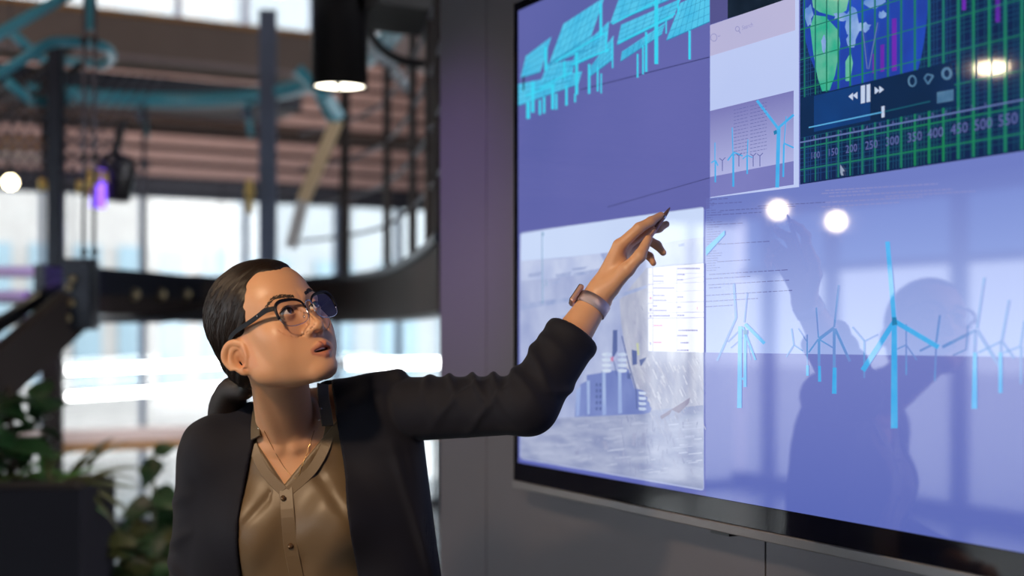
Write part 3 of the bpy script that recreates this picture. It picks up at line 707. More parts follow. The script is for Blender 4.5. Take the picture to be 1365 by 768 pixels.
# ---- site photo window (lower left)
x0, yt, yb, x1 = 693, 310, 612, 938.5
ph = SB(2).px(rrect(x0, yt, yb, x1, 4)).build('site_photo_window', scr_mat('scr_snow', (182, 192, 224), (150, 162, 206), 9, 6), tv)
T = lambda x, y: (x, hl(x0, y, x))
SB(3).px([(694.5, 312), (760, 301.5), (850, 288.5), (937.5, 277), (937.5, 318), (900, 322), (860, 330), (800, 338), (745, 344), (694.5, 348)]).build('photo_sky', scr_mat('scr_sky', (198, 214, 246), (204, 220, 250), 2), ph)
stuff(SB(4).px([(694.5, 348), (745, 345), (800, 338), (808, 355), (770, 366), (730, 372), (694.5, 374)]).px([(858, 330), (900, 321), (937.5, 316), (937.5, 352), (900, 352), (862, 357)]).build('photo_hills', scr_mat('scr_hills', (178, 190, 226), (198, 208, 236), 14, 6), ph))
b = SB(5)
for pts in ([(705, 365), (722, 362), (720, 368), (704, 370)], [(740, 366), (762, 362), (760, 368), (742, 370)], [(762, 358), (784, 355), (780, 359), (764, 361)], [(764, 364), (792, 359), (788, 364), (766, 369)], [(736, 376), (746, 374), (744, 377), (736, 378)], [(904, 326), (912, 324), (912, 328), (905, 329)], [(694.5, 405), (790, 392), (780, 398), (694.5, 414)], [(815, 395), (862, 380), (862, 384), (812, 402)], [(735, 425), (760, 418), (752, 430), (735, 432)]): b.px(pts)
stuff(b.build('photo_rocks', scr_mat('scr_rocks', (150, 165, 208), (170, 182, 218), 30, 5), ph))
b = SB(6); b.px([(722, 309), (723.2, 308.8), (724, 405), (722.6, 405)]); b.px([(722, 309), (725.5, 311), (724, 315), (722, 314)]); b.pl([(727, 372), (729, 380), (725, 381)], 0.8)
stuff(b.build('photo_mast', scr_mat('scr_mast', (132, 168, 200)), ph))
# steep gravel slope on the right of the photo
SB(4).px([(862, 357), (937.5, 350), (937.5, 598), (870, 585), (848, 560), (838, 520), (834, 470), (828, 430), (826, 400)]).build('photo_slope', scr_mat('scr_slope', (190, 194, 212), (148, 154, 186), 26, 8, (1.0, 1.0, 0.35)), ph)
b = SB(5); rr_ = random.Random(5)
for k in range(150):
    x = rr_.uniform(842, 935); y = rr_.uniform(474, 575); l = rr_.uniform(3, 13); b.ln(x, y, x + l * 0.45, y + l, rr_.uniform(0.5, 1.4))
for k in range(70):
    x = rr_.uniform(835, 862); y = rr_.uniform(400, 500); l = rr_.uniform(2, 8); b.ln(x, y, x + l * 0.5, y + l, rr_.uniform(0.4, 1.0))
stuff(b.build('photo_scree', scr_mat('scr_scree', (158, 162, 190), (184, 186, 206), 30), ph))
b = SB(5)
for k in range(60):
    x = rr_.uniform(842, 935); y = rr_.uniform(474, 575); l = rr_.uniform(4, 14); b.ln(x, y, x + l * 0.45, y + l, rr_.uniform(0.6, 1.6))
stuff(b.build('photo_frost', scr_mat('scr_frost', (204, 208, 224)), ph))
# foreground ground
SB(5).px([(694.5, 560), (770, 556), (860, 548), (937.5, 540), (937.5, 652), (694.5, 611)]).build('photo_ground', scr_mat('scr_ground', (172, 180, 208), (140, 150, 188), 18, 8, (0.5, 0.5, 2.2)), ph)
b = SB(6)
for k in range(90):
    x = rr_.uniform(770, 930); y = rr_.uniform(552, 630); l = rr_.uniform(3, 20); dx = rr_.uniform(-0.2, 0.35); b.ln(x, y, x + l * dx, y + l * (0.8 if x > 820 else 0.15) , rr_.uniform(0.5, 2.2))
for pts in ([(802, 588), (808, 587), (812, 598), (806, 600)], [(766, 602), (773, 600), (771, 607), (767, 607)], [(843, 578), (848, 577), (848, 595), (842, 594)], [(856, 577), (861, 577), (861, 596), (855, 592)]): b.px(pts)
b.pl([(829, 574), (836, 619)], 0.9)
stuff(b.build('photo_stones', scr_mat('scr_stones', (142, 150, 186), (166, 172, 202), 30), ph))
b = SB(6)
for pts in ([(895, 546), (920, 530), (918, 538), (905, 551)], [(880, 555), (896, 545), (893, 552), (882, 559)]): b.px(pts)
stuff(b.build('photo_shrubs', scr_mat('scr_shrub', (132, 126, 158)), ph))
b = SB(6)
for k in range(60):
    x = rr_.uniform(700, 930); y = rr_.uniform(562, 635); y = min(y, hl(x0, 602, x)); l = min(rr_.uniform(6, 26), 936 - x); b.ln(x, y, x + l, y - l * 0.1, rr_.uniform(0.6, 1.8))
stuff(b.build('photo_ruts', scr_mat('scr_ruts', (182, 190, 216)), ph))
# plant with silos
SB(6).px([(766, 556), (768, 530), (774, 512), (782, 508), (782, 500), (802, 497), (802, 494), (816, 494), (825, 494), (825, 490), (838, 492), (846, 518), (852, 519), (860, 522), (858, 527), (863, 530), (862, 534), (866, 537), (866, 541), (869, 545), (866, 550), (858, 552)]).build('photo_plant', scr_mat('scr_plant', (112, 128, 190), (126, 142, 200), 12), ph)
b = SB(7)
for xx, t_, w in ((803, 494, 12), (824, 492, 12)): b.px([(xx, t_), (xx + 4, t_ - 1), (xx + 5, 553 - 0.1 * (xx - 800)), (xx, 554 - 0.1 * (xx - 800))])
b.px([(768, 520), (774, 515), (772, 554), (768, 555)]).px([(782, 508), (786, 507), (786, 552), (783, 553)])
stuff(b.build('photo_silo_highlights', scr_mat('scr_silo_lit', (166, 186, 226), (150, 170, 220), 12), ph))
b = SB(8)
for xx in (803, 824):
    for k in range(4): yy = 496 - k * 7.2; b.px([(xx - 1, yy - 3), (xx + 5, yy - 4.5), (xx + 12, yy - 3), (xx + 11, yy), (xx + 5, yy + 1), (xx, yy)])
for yy in (525, 532, 539, 546): b.px([(851, yy - 3), (860, yy - 2.6), (862, yy), (858, yy + 1.6), (852, yy + 1)])
stuff(b.build('photo_tank_tops', scr_mat('scr_tank_top', (206, 218, 238), (180, 196, 228), 14), ph))
b = SB(8)
b.px([(817, 440), (823, 440), (823, 468), (816, 480)]).px([(842, 466), (849, 468), (849, 486), (843, 487)]).px([(852, 480), (862, 476), (860, 480), (854, 489)]).px([(836, 497), (841, 498), (841, 505), (836, 505)])
b.pl([(829, 448), (838, 485), (848, 520), (849, 545)], 1.6); b.pl([(818, 480), (822, 500)], 1.0)
for k in range(5):
    for j in range(2): x = 794 + j * 5; y = 511 + k * 8; b.px([(x, y), (x + 3, y - 0.3), (x + 3, y + 4), (x, y + 4)])
stuff(b.build('photo_pipes', scr_mat('scr_pipes', (92, 108, 164)), ph))
SB(8).px([(848, 458), (851, 457), (852, 473), (850, 474)]).build('photo_yellow_pole', scr_mat('scr_yellow', (198, 206, 170)), ph)
SB(8).px([(814, 477), (818, 475), (817, 482), (814, 481)]).build('photo_red_flag', scr_mat('scr_red', (206, 120, 160)), ph)
# table overlay
tb = SB(7).px([(864, 357.5), (938, 351), (938, 470), (864, 468)]).build('table_overlay', scr_mat('scr_table', (222, 226, 246), (232, 234, 250), 6), ph)
b = SB(8)
for y0, y1, w in ((379, 376, 0.7), (380, 368.5, 0.5), (390, 387, 0.5), (404.5, 402, 0.9), (417.5, 416, 1.0), (424.5, 423.5, 1.2), (366, 364, 0.4)): b.ln(864, y0, 938, y1, w)
b.ln(870.2, 357, 870.2, 468, 0.9).ln(902, 355, 902, 469, 0.6)
stuff(b.build('table_rules', scr_mat('scr_rule', (172, 170, 214)), tb))
words = [(903, 358, 30, 2), (903, 366, 10, 2), (903, 373, 8, 2), (871, 368, 14, 1.6), (871, 375, 14, 1.6), (871, 384, 28, 1.8), (871, 394, 15, 1.8), (871, 400.5, 18, 1.8), (903, 396, 8, 1.8), (871, 408, 5, 2), (871, 414, 18, 2), (903, 409.5, 5, 2), (871, 421, 22, 2.4), (903, 420.5, 9, 2), (904, 440.5, 26, 2), (903, 447.5, 13, 2.2), (907, 457, 11, 2.2), (903, 467, 15, 2)]
b = SB(8)
for x, y, w, h_ in words:
    k = 0
    while k < w: l = rr_.uniform(1.2, 3.0); b.px([(x + k, y - h_ / 2), (x + min(w, k + l), y - h_ / 2), (x + min(w, k + l), y + h_ / 2), (x + k, y + h_ / 2)]); k += l + 0.5
b.px([(866, 411), (868.5, 411), (868.5, 415), (866, 415)]).px([(866, 420), (868.5, 420), (868.5, 423), (866, 423)]).px([(866.5, 456), (867.7, 456), (867.7, 460), (866.5, 460)])
stuff(b.build('table_words', scr_mat('scr_words', (128, 124, 186)), tb))
b = SB(8)
for x, y, w, h_ in ((871, 434, 12, 2.2), (871, 456.5, 11, 2.2), (866, 397.5, 2.5, 3), (929, 411, 1, 4)): b.px([(x, y - h_ / 2), (x + w, y - h_ / 2), (x + w, y + h_ / 2), (x, y + h_ / 2)])
stuff(b.build('table_red_words', scr_mat('scr_redwords', (206, 140, 178)), tb))

# ---- browser window (upper middle)
br = SB(3).px([(946.5, 34), (1065, hl(947, 33, 1065)), (1065, hl(947, 264, 1065) + 3), (946.5, 264)]).build('browser_window', scr_mat('scr_browser', (186, 200, 242), (194, 206, 244), 2), tv)
SB(4).px([(946.5, 33.5), (1060, hl(947, 33.5, 1060)), (1060, hl(947, 75, 1060)), (946.5, 75)]).build('browser_toolbar', scr_mat('scr_toolbar', (182, 180, 216), (190, 184, 218), 3), br)
b = SB(5)
def circ(b, x, y, r, w, n=14, sx=0.85):
    pts = [(x + r * sx * math.cos(6.2832 * k / n), y + r * math.sin(6.2832 * k / n)) for k in range(n + 1)]; return b.pl(pts, w)
circ(b, 951.5, 50, 5, 0.9); b.pl([(957, 47.5), (958.5, 49), (960, 47)], 0.8); circ(b, 983, 38.5, 3.2, 0.9); b.ln(985, 41, 987, 44.5, 1.0)
stuff(b.build('toolbar_icons', scr_mat('scr_icon', (146, 146, 196)), br))
def text3(parent, txt, px, py, h_px, layer, m, name='lettering'):
    cu = bpy.data.curves.new(name, 'FONT'); cu.body = txt; o = bpy.data.objects.new(name, cu); COL.objects.link(o)
    a = S(px, py, 0.0004 * layer); sc_ = h_px / FPX * a.y / 0.7; cu.size = sc_; cu.resolution_u = 2
    ex = Vector((-D2.x, -D2.y, 0)); ez = Vector((0, 0, 1)); en = ex.cross(ez)
    o.rotation_euler = Matrix((ex, ez, en)).transposed().to_euler(); cu.materials.append(m)
    bpy.context.view_layer.update()
    me = bpy.data.meshes.new_from_object(o.evaluated_get(bpy.context.evaluated_depsgraph_get())); rot_ = o.rotation_euler.copy(); bpy.data.objects.remove(o)
    o = bpy.data.objects.new(name, me); COL.objects.link(o); o.parent = parent; o.location = a - root_loc(parent); o.rotation_euler = rot_; o['kind'] = 'stuff'
    return o
text3(br, 'Search', 989, 40, 6.0, 5, scr_mat('scr_icon', (0, 0, 0)))
zt = S(947, 148).z; zb_ = S(947, 236).z
thumb = SB(4).px([(946.5, 148), (1058, hl(947, 148, 1058)), (1058, hl(947, 263, 1058)), (946.5, 263)]).build('browser_picture', scr_grad('scr_thumb', (122, 122, 184), (176, 180, 226), zt, zb_), br)
SB(5).px([(946.5, 236), (1058, hl(947, 236, 1058) - 2), (1058, hl(947, 263, 1058)), (946.5, 263)]).build('picture_ground', scr_mat('scr_thumb_ground', (126, 128, 192), (116, 118, 184), 3), br)
pieces('turbine', C_turb, br, 6, [
    [([(1009, 134), (1037, 171)], 3.6), ([(1037, 171), (1058, 153)], 3.2), ([(1038, 170), (1036, 250)], 5.0)],
    [([(1048, 155), (1045, 192)], 1.2), ([(1045, 191), (1058, 197)], 2.0), ([(1045, 192), (1044, 236)], 2.4)],
    [([(976, 170), (977, 204)], 1.3), ([(978, 203), (970, 214)], 2), ([(978, 203), (990, 208)], 2), ([(977.5, 204), (977.5, 249)], 2.6)],
    [([(953, 190), (953, 214)], 1.3), ([(953, 214), (948, 217)], 1.6), ([(954, 214), (957, 221)], 1.6), ([(953.5, 214), (953.5, 243)], 2)],
    [([(997, 186), (996, 207), (990, 212)], 1.3), ([(996, 207), (1003, 210)], 1.4), ([(996, 207), (996, 232)], 2)]])
b = SB(6)
for x, y in ((963, 214), (985, 208), (1004, 208), (1013, 208)): b.pl([(x - 4, y - 3), (x, y), (x + 4, y - 4)], 1.0).pl([(x, y), (x, y + 14)], 1.1)
for k in range(14):
    for xa, xb in ((978, 997), (1000, 1022)):
        y = hl(978, 147 + k * 4.6, xa); x = xa
        while x < xb: l = rr_.uniform(2, 5); b.ln(x, hl(xa, y, x), min(x + l, xb), hl(xa, y, min(x + l, xb)), 0.7); x += l + 1.2
stuff(b.build('picture_text', C_txt, br))
SB(6).px([(1031, 175), (1035, 173), (1036, 178), (1032, 180)]).build('picture_hub', C_cy2, br)
# strip of the map left above the browser
SB(2).px([(946.5, -20), (1062, -60), (1062, -6), (946.5, 33)]).build('desktop_strip', scr_mat('scr_strip', (84, 84, 140)), tv)
SB(3).px([(970, -20), (1062, -60), (1062, -4), (970, 25)]).build('map_strip', scr_mat('scr_mapdark', (18, 30, 44), (30, 44, 62), 10), tv)

# ---- map window with globe, grid and player bar (upper right)
X0, X1 = 1066.5, 1560
mp = SB(2).px([(X0, -120), (X1, -240), (X1, hl(1067, 246, X1)), (X0, 246)]).build('map_window', scr_mat('scr_map', (14, 34, 70), (22, 40, 84), 4), tv)
gx, gy, grx, gry = 1196, -28, 126, 172
pts = []
for k in range(48):
    a = 6.2832 * k / 48; x = gx + grx * math.cos(a) * (1.0 if math.cos(a) < 0 else 0.34); y = gy + gry * math.sin(a) - (x - gx) * 0.33; pts.append((x, y))
gm = scr_mat('scr_globe_sea', (34, 78, 190), (36, 60, 150), 7)
SB(3).px([(x, y) for x, y in pts if x < 1440]).build('globe', gm, mp)
C_land = scr_mat('scr_land', (46, 172, 140), (110, 186, 160), 22, 6)
stuff(SB(4).px([(1080, 36), (1085, 20), (1100, 22), (1117, 40), (1120, 58), (1117, 78), (1113, 100), (1106, 120), (1096, 122), (1090, 104), (1084, 70)]).px([(1081, -10), (1118, -20), (1132, -4), (1128, 14), (1114, 22), (1092, 16), (1084, 10)]).px([(1127, 82), (1134, 70), (1137, 84), (1133, 108), (1127, 108)]).build('globe_land', C_land, mp))
for cxx, cyy, rx, ry, seed in ((1137, 30, 12, 26, 1), (1078, 20, 6, 18, 2), (1152, 36, 10, 8, 3), (1098, 60, 4, 14, 4), (1134, 52, 7, 14, 5), (1165, 2, 16, 10, 6), (1122, 22, 14, 8, 7), (1176, 20, 8, 6, 8)):
    r2 = random.Random(seed); SB(5).px([(cxx + rx * math.cos(6.2832 * k / 14) * r2.uniform(0.55, 1.1), cyy + ry * math.sin(6.2832 * k / 14) * r2.uniform(0.55, 1.1)) for k in range(14)]).build('cloud', scr_mat('scr_cloud', (150, 180, 226), (96, 140, 208), 22, 6), mp)
b = SB(5)
for x, y0, y1, w in ((1176, 60, 96, 5), (1192, 25, 95, 6), (1165, 72, 98, 4), (1285, -5, 14, 5), (1330, -20, 30, 6)): b.px([(x - w / 2, y0), (x + w / 2, y0 - 1), (x + w / 2, y1 - 1), (x - w / 2, y1)])
stuff(b.build('map_bars', scr_mat('scr_magenta', (110, 44, 176), (84, 40, 150), 10), mp))
# fine grid then bright grid
b = SB(2.5)
k = 0; yb = 240.0
while yb > -420:
    bright = (k % 8 == 0)
    if not bright: b.ln(X0, yb, X1, hl(X0, yb, X1), 0.9)
    yb -= 5.6; k += 1
x = 1070.0; k = 0
while x < 1520:
    if k % 4: b.px([(x, -200), (x + 1, -200), (x + 1, hl(1067, 244, x)), (x, hl(1067, 244, x))])
    x += 3.3 + (x - 1070) * 0.006; k += 1
stuff(b.build('map_fine_grid', scr_mat('scr_grid_fine', (24, 86, 92), (30, 66, 118), 8), mp))
b = SB(7); yb = 240.0; k = 0
for yb in (226.5, 197.5, 158, 119, 80, 40, 0, -40, -80, -120, -160): b.ln(X0, yb, X1, hl(X0, yb, X1), 2.0 if yb > 190 else 1.4)
x = 1071.5; 
while x < 1520:
    w = 1.6 + (x - 1070) * 0.009; b.px([(x, -200), (x + w, -200), (x + w, hl(1067, 244, x)), (x, hl(1067, 244, x))]); x += 14.5 + (x - 1070) * 0.028
stuff(b.build('map_grid', scr_mat('scr_grid', (28, 128, 82), (34, 112, 108), 8), mp))
b = SB(8); b.ln(X0, 190, 1365, hl(X0, 190, 1365), 2.0); b.ln(1150, 38, 1156, 92, 1.4).ln(1170, 30, 1158, 92, 1.4)
stuff(b.build('map_scale_line', scr_mat('scr_scale', (100, 120, 176)), mp))
C_lab = scr_mat('scr_label', (98, 104, 166))
for i, x in enumerate((1080, 1103, 1127, 1153, 1180, 1209, 1236, 1267, 1298, 1330)):
    text3(mp, str(100 + 50 * i), x, hl(1080, 212, x) + 0.5, 9 + i * 0.7, 9, C_lab)
for i in range(14):
    x = 1084 + i * 17.5; text3(mp, str(i % 10), x, hl(1084, 187, x), 6, 9, C_lab)
SB(9).px([(1120, 219), (1126, 228), (1123, 229), (1124.5, 234), (1121.5, 234), (1120, 230)]).build('mouse_pointer', scr_mat('scr_pointer', (150, 164, 190)), mp)
# player bar
pb_ = SB(9).px([(X0, 131), (1268, 82), (1276, 140), (X0, 184)]).build('player_bar', scr_mat('scr_player', (16, 38, 66), (18, 46, 88), 3), mp)
SB(10).px([(1085, 128), (1160, 110), (1160, 160), (1085, 176)]).build('player_glow', scr_mat('scr_player_blue', (22, 66, 128), (20, 52, 104), 6), mp)
b = SB(11)
for sx, xx in ((-1, 1137), (1, 1172)):
    for d in (0, 6):
        cxx = xx + d * (1 if sx > 0 else 1) - 3; yy = hl(1137, 128, cxx)
        b.px([(cxx - 3 * sx, yy - 5), (cxx + 3.2 * sx, yy), (cxx - 3 * sx, yy + 5)])
b.px([(1147.5, 114.5), (1153, 113.3), (1153, 137), (1147.5, 138.2)]).px([(1155, 113), (1160, 112), (1160, 135.5), (1155, 136.5)])
b.px([(1175, 142), (1179, 141), (1179, 156), (1175, 157)])
stuff(b.build('player_buttons', scr_mat('scr_button', (196, 210, 236)), mp))
SB(11).ln(1078, 170, 1176, 149.5, 1.8).build('player_progress', scr_mat('scr_progress', (90, 170, 220)), mp)
SB(11).ln(1178, 149, 1240, 135, 1.6).build('player_track', scr_mat('scr_track', (28, 92, 110)), mp)
b = SB(11); circ(b, 1216, 108, 7, 2.4, sx=0.7); b.pl([(1232, 104), (1237, 112), (1244, 101), (1236, 99), (1232, 104)], 2.4); circ(b, 1262, 98, 7, 3.6, sx=0.8)
stuff(b.px([(1249, 123), (1271, 119), (1271, 134), (1249, 138)]).build('player_icons', scr_mat('scr_picons', (92, 132, 164), (70, 110, 146), 30), mp))

# ---- wind farm window (lower right)
zt = S(1200, 240).z; zm = S(1200, 470).z
wf = SB(1).px([(941, 264.5), (1065, hl(947, 264, 1065)), (1560, hl(947, 264, 1560)), (1560, 486), (941, 470)]).build('wind_farm_window', scr_grad('scr_wf_sky', (112, 126, 196), (160, 178, 232), zt, zm), tv)
SB(2).px([(941, 470), (1365, 476), (1560, 479), (1560, 900), (941, 690)]).build('wind_farm_ground', scr_grad('scr_wf_ground', (114, 124, 194), (92, 106, 182), S(1200, 475).z, S(1200, 700).z), wf)
b = SB(3)
def tline(x, y, x1, w=1.0, soft=False):
    while x < x1: l = rr_.uniform(3, 9); e = min(x1, x + l); b.ln(x, hl(941, y, x) if False else y, e, y - (e - x) * 0.06, w); y -= (l + 1.5) * 0.06; x += l + 1.5
for y, xa, xb in ((266, 947, 970), (272, 947, 990), (281, 960, 1062), (287, 947, 1015), (275, 1010, 1100), (300, 947, 990), (326, 954, 1026), (349, 956, 1000), (366, 945, 1050), (372, 941, 1000), (380, 944, 1052), (394, 941, 1056), (402, 941, 1010), (409, 941, 976), (384, 945, 960)): tline(xa, y, xb, 1.1)
for k in range(30): y = 268 + k * 3.2; tline(942, y, 942 + rr_.uniform(6, 22), 0.8)
stuff(b.build('code_text', C_txt, wf))
b = SB(3)
for y, xa, xb in ((262, 1105, 1270), (258, 1095, 1160), (270, 1100, 1230), (276, 1095, 1200), (262, 1180, 1300), (254, 1100, 1250)): tline(xa, y, xb, 1.6)
stuff(b.build('code_text_soft', C_txt2, wf))
pieces('turbine', C_turb, wf, 4, [
    [[(941, 330), (966, 307), (966, 313), (941, 341)]],
    [([(1183, 322), (1192, 428)], 6), ([(1192, 428), (1251, 463)], 6.5), ([(1192, 429), (1150, 494)], 7), [(1188.5, 432), (1195.5, 432), (1196.5, 571), (1187.5, 571)]],
    [([(993, 432), (1019, 458)], 4.2), [(984, 435), (989, 435), (988.5, 544), (982.5, 544)], [(991.5, 440), (995, 440), (995, 516), (991, 516)], ([(990, 436), (1007, 480)], 2.4), ([(989, 505), (991, 505)], 3)],
    [[(1110, 490), (1115, 490), (1115, 525), (1109, 525)]], [[(1090.5, 488), (1094, 488), (1094.5, 509), (1090.5, 509)]], [[(1074.5, 487), (1078, 487), (1078, 501), (1074.5, 501)]],
    [[(1297, 470), (1302, 470), (1302.5, 545), (1295, 545)]], [[(1331, 470), (1336, 470), (1336, 524), (1331, 524)]]])
pieces('turbine', C_turbd, wf, 3, [
    [([(978, 378), (981, 424)], 3), ([(981, 424), (956, 481)], 2.6), ([(996, 390), (992, 430)], 1.8), ([(986, 440), (970, 456)], 1.8), ([(990, 450), (974, 464)], 1.5), ([(997, 460), (1001, 480)], 1.2)],
    [([(1118, 380), (1112, 436)], 2.6), ([(1112, 437), (1092, 452)], 4.4), ([(1113, 438), (1133, 482)], 3.6), [(1110, 440), (1114, 440), (1114, 490), (1110, 490)]],
    [([(1088, 410), (1091, 450)], 2.0), ([(1091, 452), (1078, 470)], 2.2), ([(1091, 452), (1111, 464)], 2), [(1090, 452), (1093.5, 452), (1093.5, 490), (1090, 490)]],
    [([(1055, 438), (1058, 460), (1048, 476)], 1.8), ([(1058, 460), (1070, 468)], 1.6), ([(1076, 446), (1076, 490)], 2), ([(1064, 438), (1076, 456)], 1.4)],
    [([(1136, 436), (1152, 455), (1170, 446)], 2.2), ([(1152, 455), (1152, 504)], 2.4)],
    [([(1208, 432), (1208, 460), (1190, 468)], 2), ([(1208, 460), (1222, 480)], 2), ([(1208, 460), (1208, 500)], 2.2), ([(1253, 420), (1248, 457), (1226, 468)], 3), ([(1248, 460), (1246, 508)], 2.4)],
    [([(1312, 370), (1302, 438)], 3.6), ([(1301, 440), (1256, 463)], 4.2), ([(1302, 440), (1333, 490)], 4.6), ([(1300, 440), (1299, 470)], 4)],
    [([(1345, 400), (1335, 455)], 3.4), ([(1335, 455), (1304, 470)], 2.6), ([(1335, 455), (1352, 478)], 3), ([(1334, 455), (1334, 470)], 3), ([(1365, 428), (1360, 462), (1338, 470)], 2.4), ([(1361, 462), (1361, 512)], 3)],
    [([(1290, 434), (1288, 466), (1270, 474)], 2)]])
SB(5).px([(1189, 423), (1195, 423), (1196, 433), (1189, 434)]).build('turbine_hub', C_cy2, wf); SB(5).px([(991, 440), (996, 440), (996, 446), (991, 446)]).build('turbine_hub', C_cy2, wf)
# ================================================================== THE WOMAN
# ---- implicit surfaces (numpy) and a sparse surface-nets mesher
F32 = np.float32
def V3(v): return np.array([v[0], v[1], v[2]], F32)
def smin(a, b, k):
    h = np.clip(0.5 + 0.5 * (b - a) / k, 0, 1); return b + (a - b) * h - k * h * (1 - h)
def smax(a, b, k): return -smin(-a, -b, k)
def rc(p, a, b, r1, r2):
    """tapered capsule"""
    a = V3(a); b = V3(b); ba = b - a; pa = p - a
    t = np.clip(pa @ ba / (ba @ ba), 0, 1); q = pa - t[:, None] * ba
    return np.sqrt((q * q).sum(1)) - (r1 + (r2 - r1) * t)
def sph(p, c, r): q = p - V3(c); return np.sqrt((q * q).sum(1)) - r
def ell(p, c, r):
    q = p - V3(c); r = np.array(r, F32); k0 = np.sqrt(((q / r) ** 2).sum(1)); k1 = np.sqrt(((q / (r * r)) ** 2).sum(1)) + 1e-9
    return k0 * (k0 - 1) / k1
def chain(p, pts, rs, k=0.01):
    d = None
    for i in range(len(pts) - 1):
        e = rc(p, pts[i], pts[i + 1], rs[i], rs[i + 1]); d = e if d is None else smin(d, e, k)
    return d

def mesh_sdf(f, lo, hi, h, coarse=8, slack=1.3, proj=1):
    lo = np.array(lo, F32); hi = np.array(hi, F32); H = h * coarse
    n = np.ceil((hi - lo) / H).astype(int) + 1
    g = np.stack(np.meshgrid(*[np.arange(k) for k in n], indexing='ij'), -1).reshape(-1, 3)
    d = ev(f, lo + (g + 0.5) * H)
    g = g[np.abs(d) < H * 0.87 * slack]
    o = np.stack(np.meshgrid(*[np.arange(coarse)] * 3, indexing='ij'), -1).reshape(-1, 3)
    cells = (g[:, None, :] * coarse + o[None]).reshape(-1, 3).astype(np.int64)
    N = n * coarse + 2; mul = np.array([N[1] * N[2], N[2], 1], np.int64)
    ckey = cells @ mul
    offs = np.array([[i, j, k] for i in (0, 1) for j in (0, 1) for k in (0, 1)], np.int64)
    co = offs @ mul
    vkey = np.unique((ckey[:, None] + co[None]).ravel())
    def unkey(k): return np.stack([k // mul[0], (k // mul[1]) % N[1], k % N[2]], -1)
    dv = ev(f, lo + unkey(vkey).astype(F32) * F32(h))
    idx = np.searchsorted(vkey, ckey[:, None] + co[None]); D = dv[idx]
    s = D < 0; act = s.any(1) & ~s.all(1)
    ckey = ckey[act]; D = D[act]; cells = cells[act]
    edges = [(a, b) for a in range(8) for b in range(a + 1, 8) if np.abs(offs[a] - offs[b]).sum() == 1]
    acc = np.zeros((len(ckey), 3)); cnt = np.zeros(len(ckey))
    for a, b in edges:
        m = (D[:, a] < 0) != (D[:, b] < 0); t = np.where(m, D[:, a] / np.where(m, D[:, a] - D[:, b], 1), 0)
        acc += np.where(m[:, None], offs[a] + t[:, None] * (offs[b] - offs[a]), 0); cnt += m
    vp = (lo + (cells + acc / cnt[:, None]) * h).astype(F32)
    order = np.argsort(ckey); sk = ckey[order]
    def find(k):
        i = np.searchsorted(sk, k); i = np.clip(i, 0, len(sk) - 1); ok = sk[i] == k; return order[i], ok
    quads = []
    for ax in range(3):
        b = 1 << (2 - ax); m = (D[:, 0] < 0) != (D[:, b] < 0)
        k0 = ckey[m]; flip = D[m, 0] < 0; u, v = mul[(ax + 1) % 3], mul[(ax + 2) % 3]
        i1, o1 = find(k0 - u); i2, o2 = find(k0 - u - v); i3, o3 = find(k0 - v); i0, _ = find(k0)
        q = np.stack([i0, i1, i2, i3], 1)[o1 & o2 & o3]; fl = flip[o1 & o2 & o3]
        q[~fl] = q[~fl][:, ::-1]; quads.append(q)
    quads = np.concatenate(quads)
    e = F32(h * 0.4)
    for _ in range(proj):
        d = ev(f, vp); gr = np.stack([ev(f, vp + np.eye(3, dtype=F32)[i] * e) - ev(f, vp - np.eye(3, dtype=F32)[i] * e) for i in range(3)], 1) / (2 * e)
        g2 = (gr * gr).sum(1) + 1e-6; st = np.clip(d / g2, -h * 0.7, h * 0.7); vp = vp - st[:, None] * gr
    return vp, quads
def ev(f, p, chunk=150000):
    p = np.asarray(p, F32)
    return np.concatenate([f(p[i:i + chunk]) for i in range(0, len(p), chunk)]) if len(p) else np.zeros(0, F32)

def np_obj(name, vp, quads, m, parent, attr=None):
    me = bpy.data.meshes.new(name); o0 = np.array(root_loc(parent), F32); v = (vp - o0).astype(F32)
    me.vertices.add(len(v)); me.vertices.foreach_set('co', v.ravel()); nq = len(quads)
    me.loops.add(nq * 4); me.loops.foreach_set('vertex_index', quads.ravel().astype(np.int32))
    me.polygons.add(nq); me.polygons.foreach_set('loop_start', np.arange(0, nq * 4, 4, dtype=np.int32)); me.polygons.foreach_set('loop_total', np.full(nq, 4, np.int32))
    me.polygons.foreach_set('use_smooth', np.ones(nq, bool)); me.update(calc_edges=True); me.validate()
    for an, kind, data in (attr or []):
        at = me.attributes.new(an, kind, 'POINT'); at.data.foreach_set('color' if kind == 'FLOAT_COLOR' else 'vector', data.astype(F32).ravel())
    return link(name, me, m, parent)

# ---- pose: head frame (face looks along local -y, her left is +x)
def rotm(y, p, r):
    cy, sy, cp, sp_, cr, sr = math.cos(y), math.sin(y), math.cos(p), math.sin(p), math.cos(r), math.sin(r)
    return np.array([[cy, -sy, 0], [sy, cy, 0], [0, 0, 1]]) @ np.array([[1, 0, 0], [0, cp, -sp_], [0, sp_, cp]]) @ np.array([[cr, 0, sr], [0, 1, 0], [-sr, 0, cr]])
HR = rotm(*np.radians([46.8, -22.0, -11.6])).astype(F32); HS = F32(1.052); HO = V3(P(367, 446, 2.22))
def to_head(p): return ((p - HO) @ HR) / HS
def from_head(q): return (np.asarray(q, F32) * HS) @ HR.T + HO
def hv(q): return Vector([float(x) for x in from_head(np.array([q], F32))[0]])

NB = P(383, 588, 2.37); SR = P(283, 602, 2.37); SL = P(522, 532, 2.38)
EL = P(704, 537, 2.24); WR = P(796, 398, 2.30)
ER = P(262, 792, 2.37); WRR = P(345, 860, 2.16)
CH = Vector((-0.398, 2.395, 1.15)); WA = Vector((-0.385, 2.395, 0.99)); HI = Vector((-0.375, 2.395, 0.84))
HB = hv((0, 0.030, -0.055))

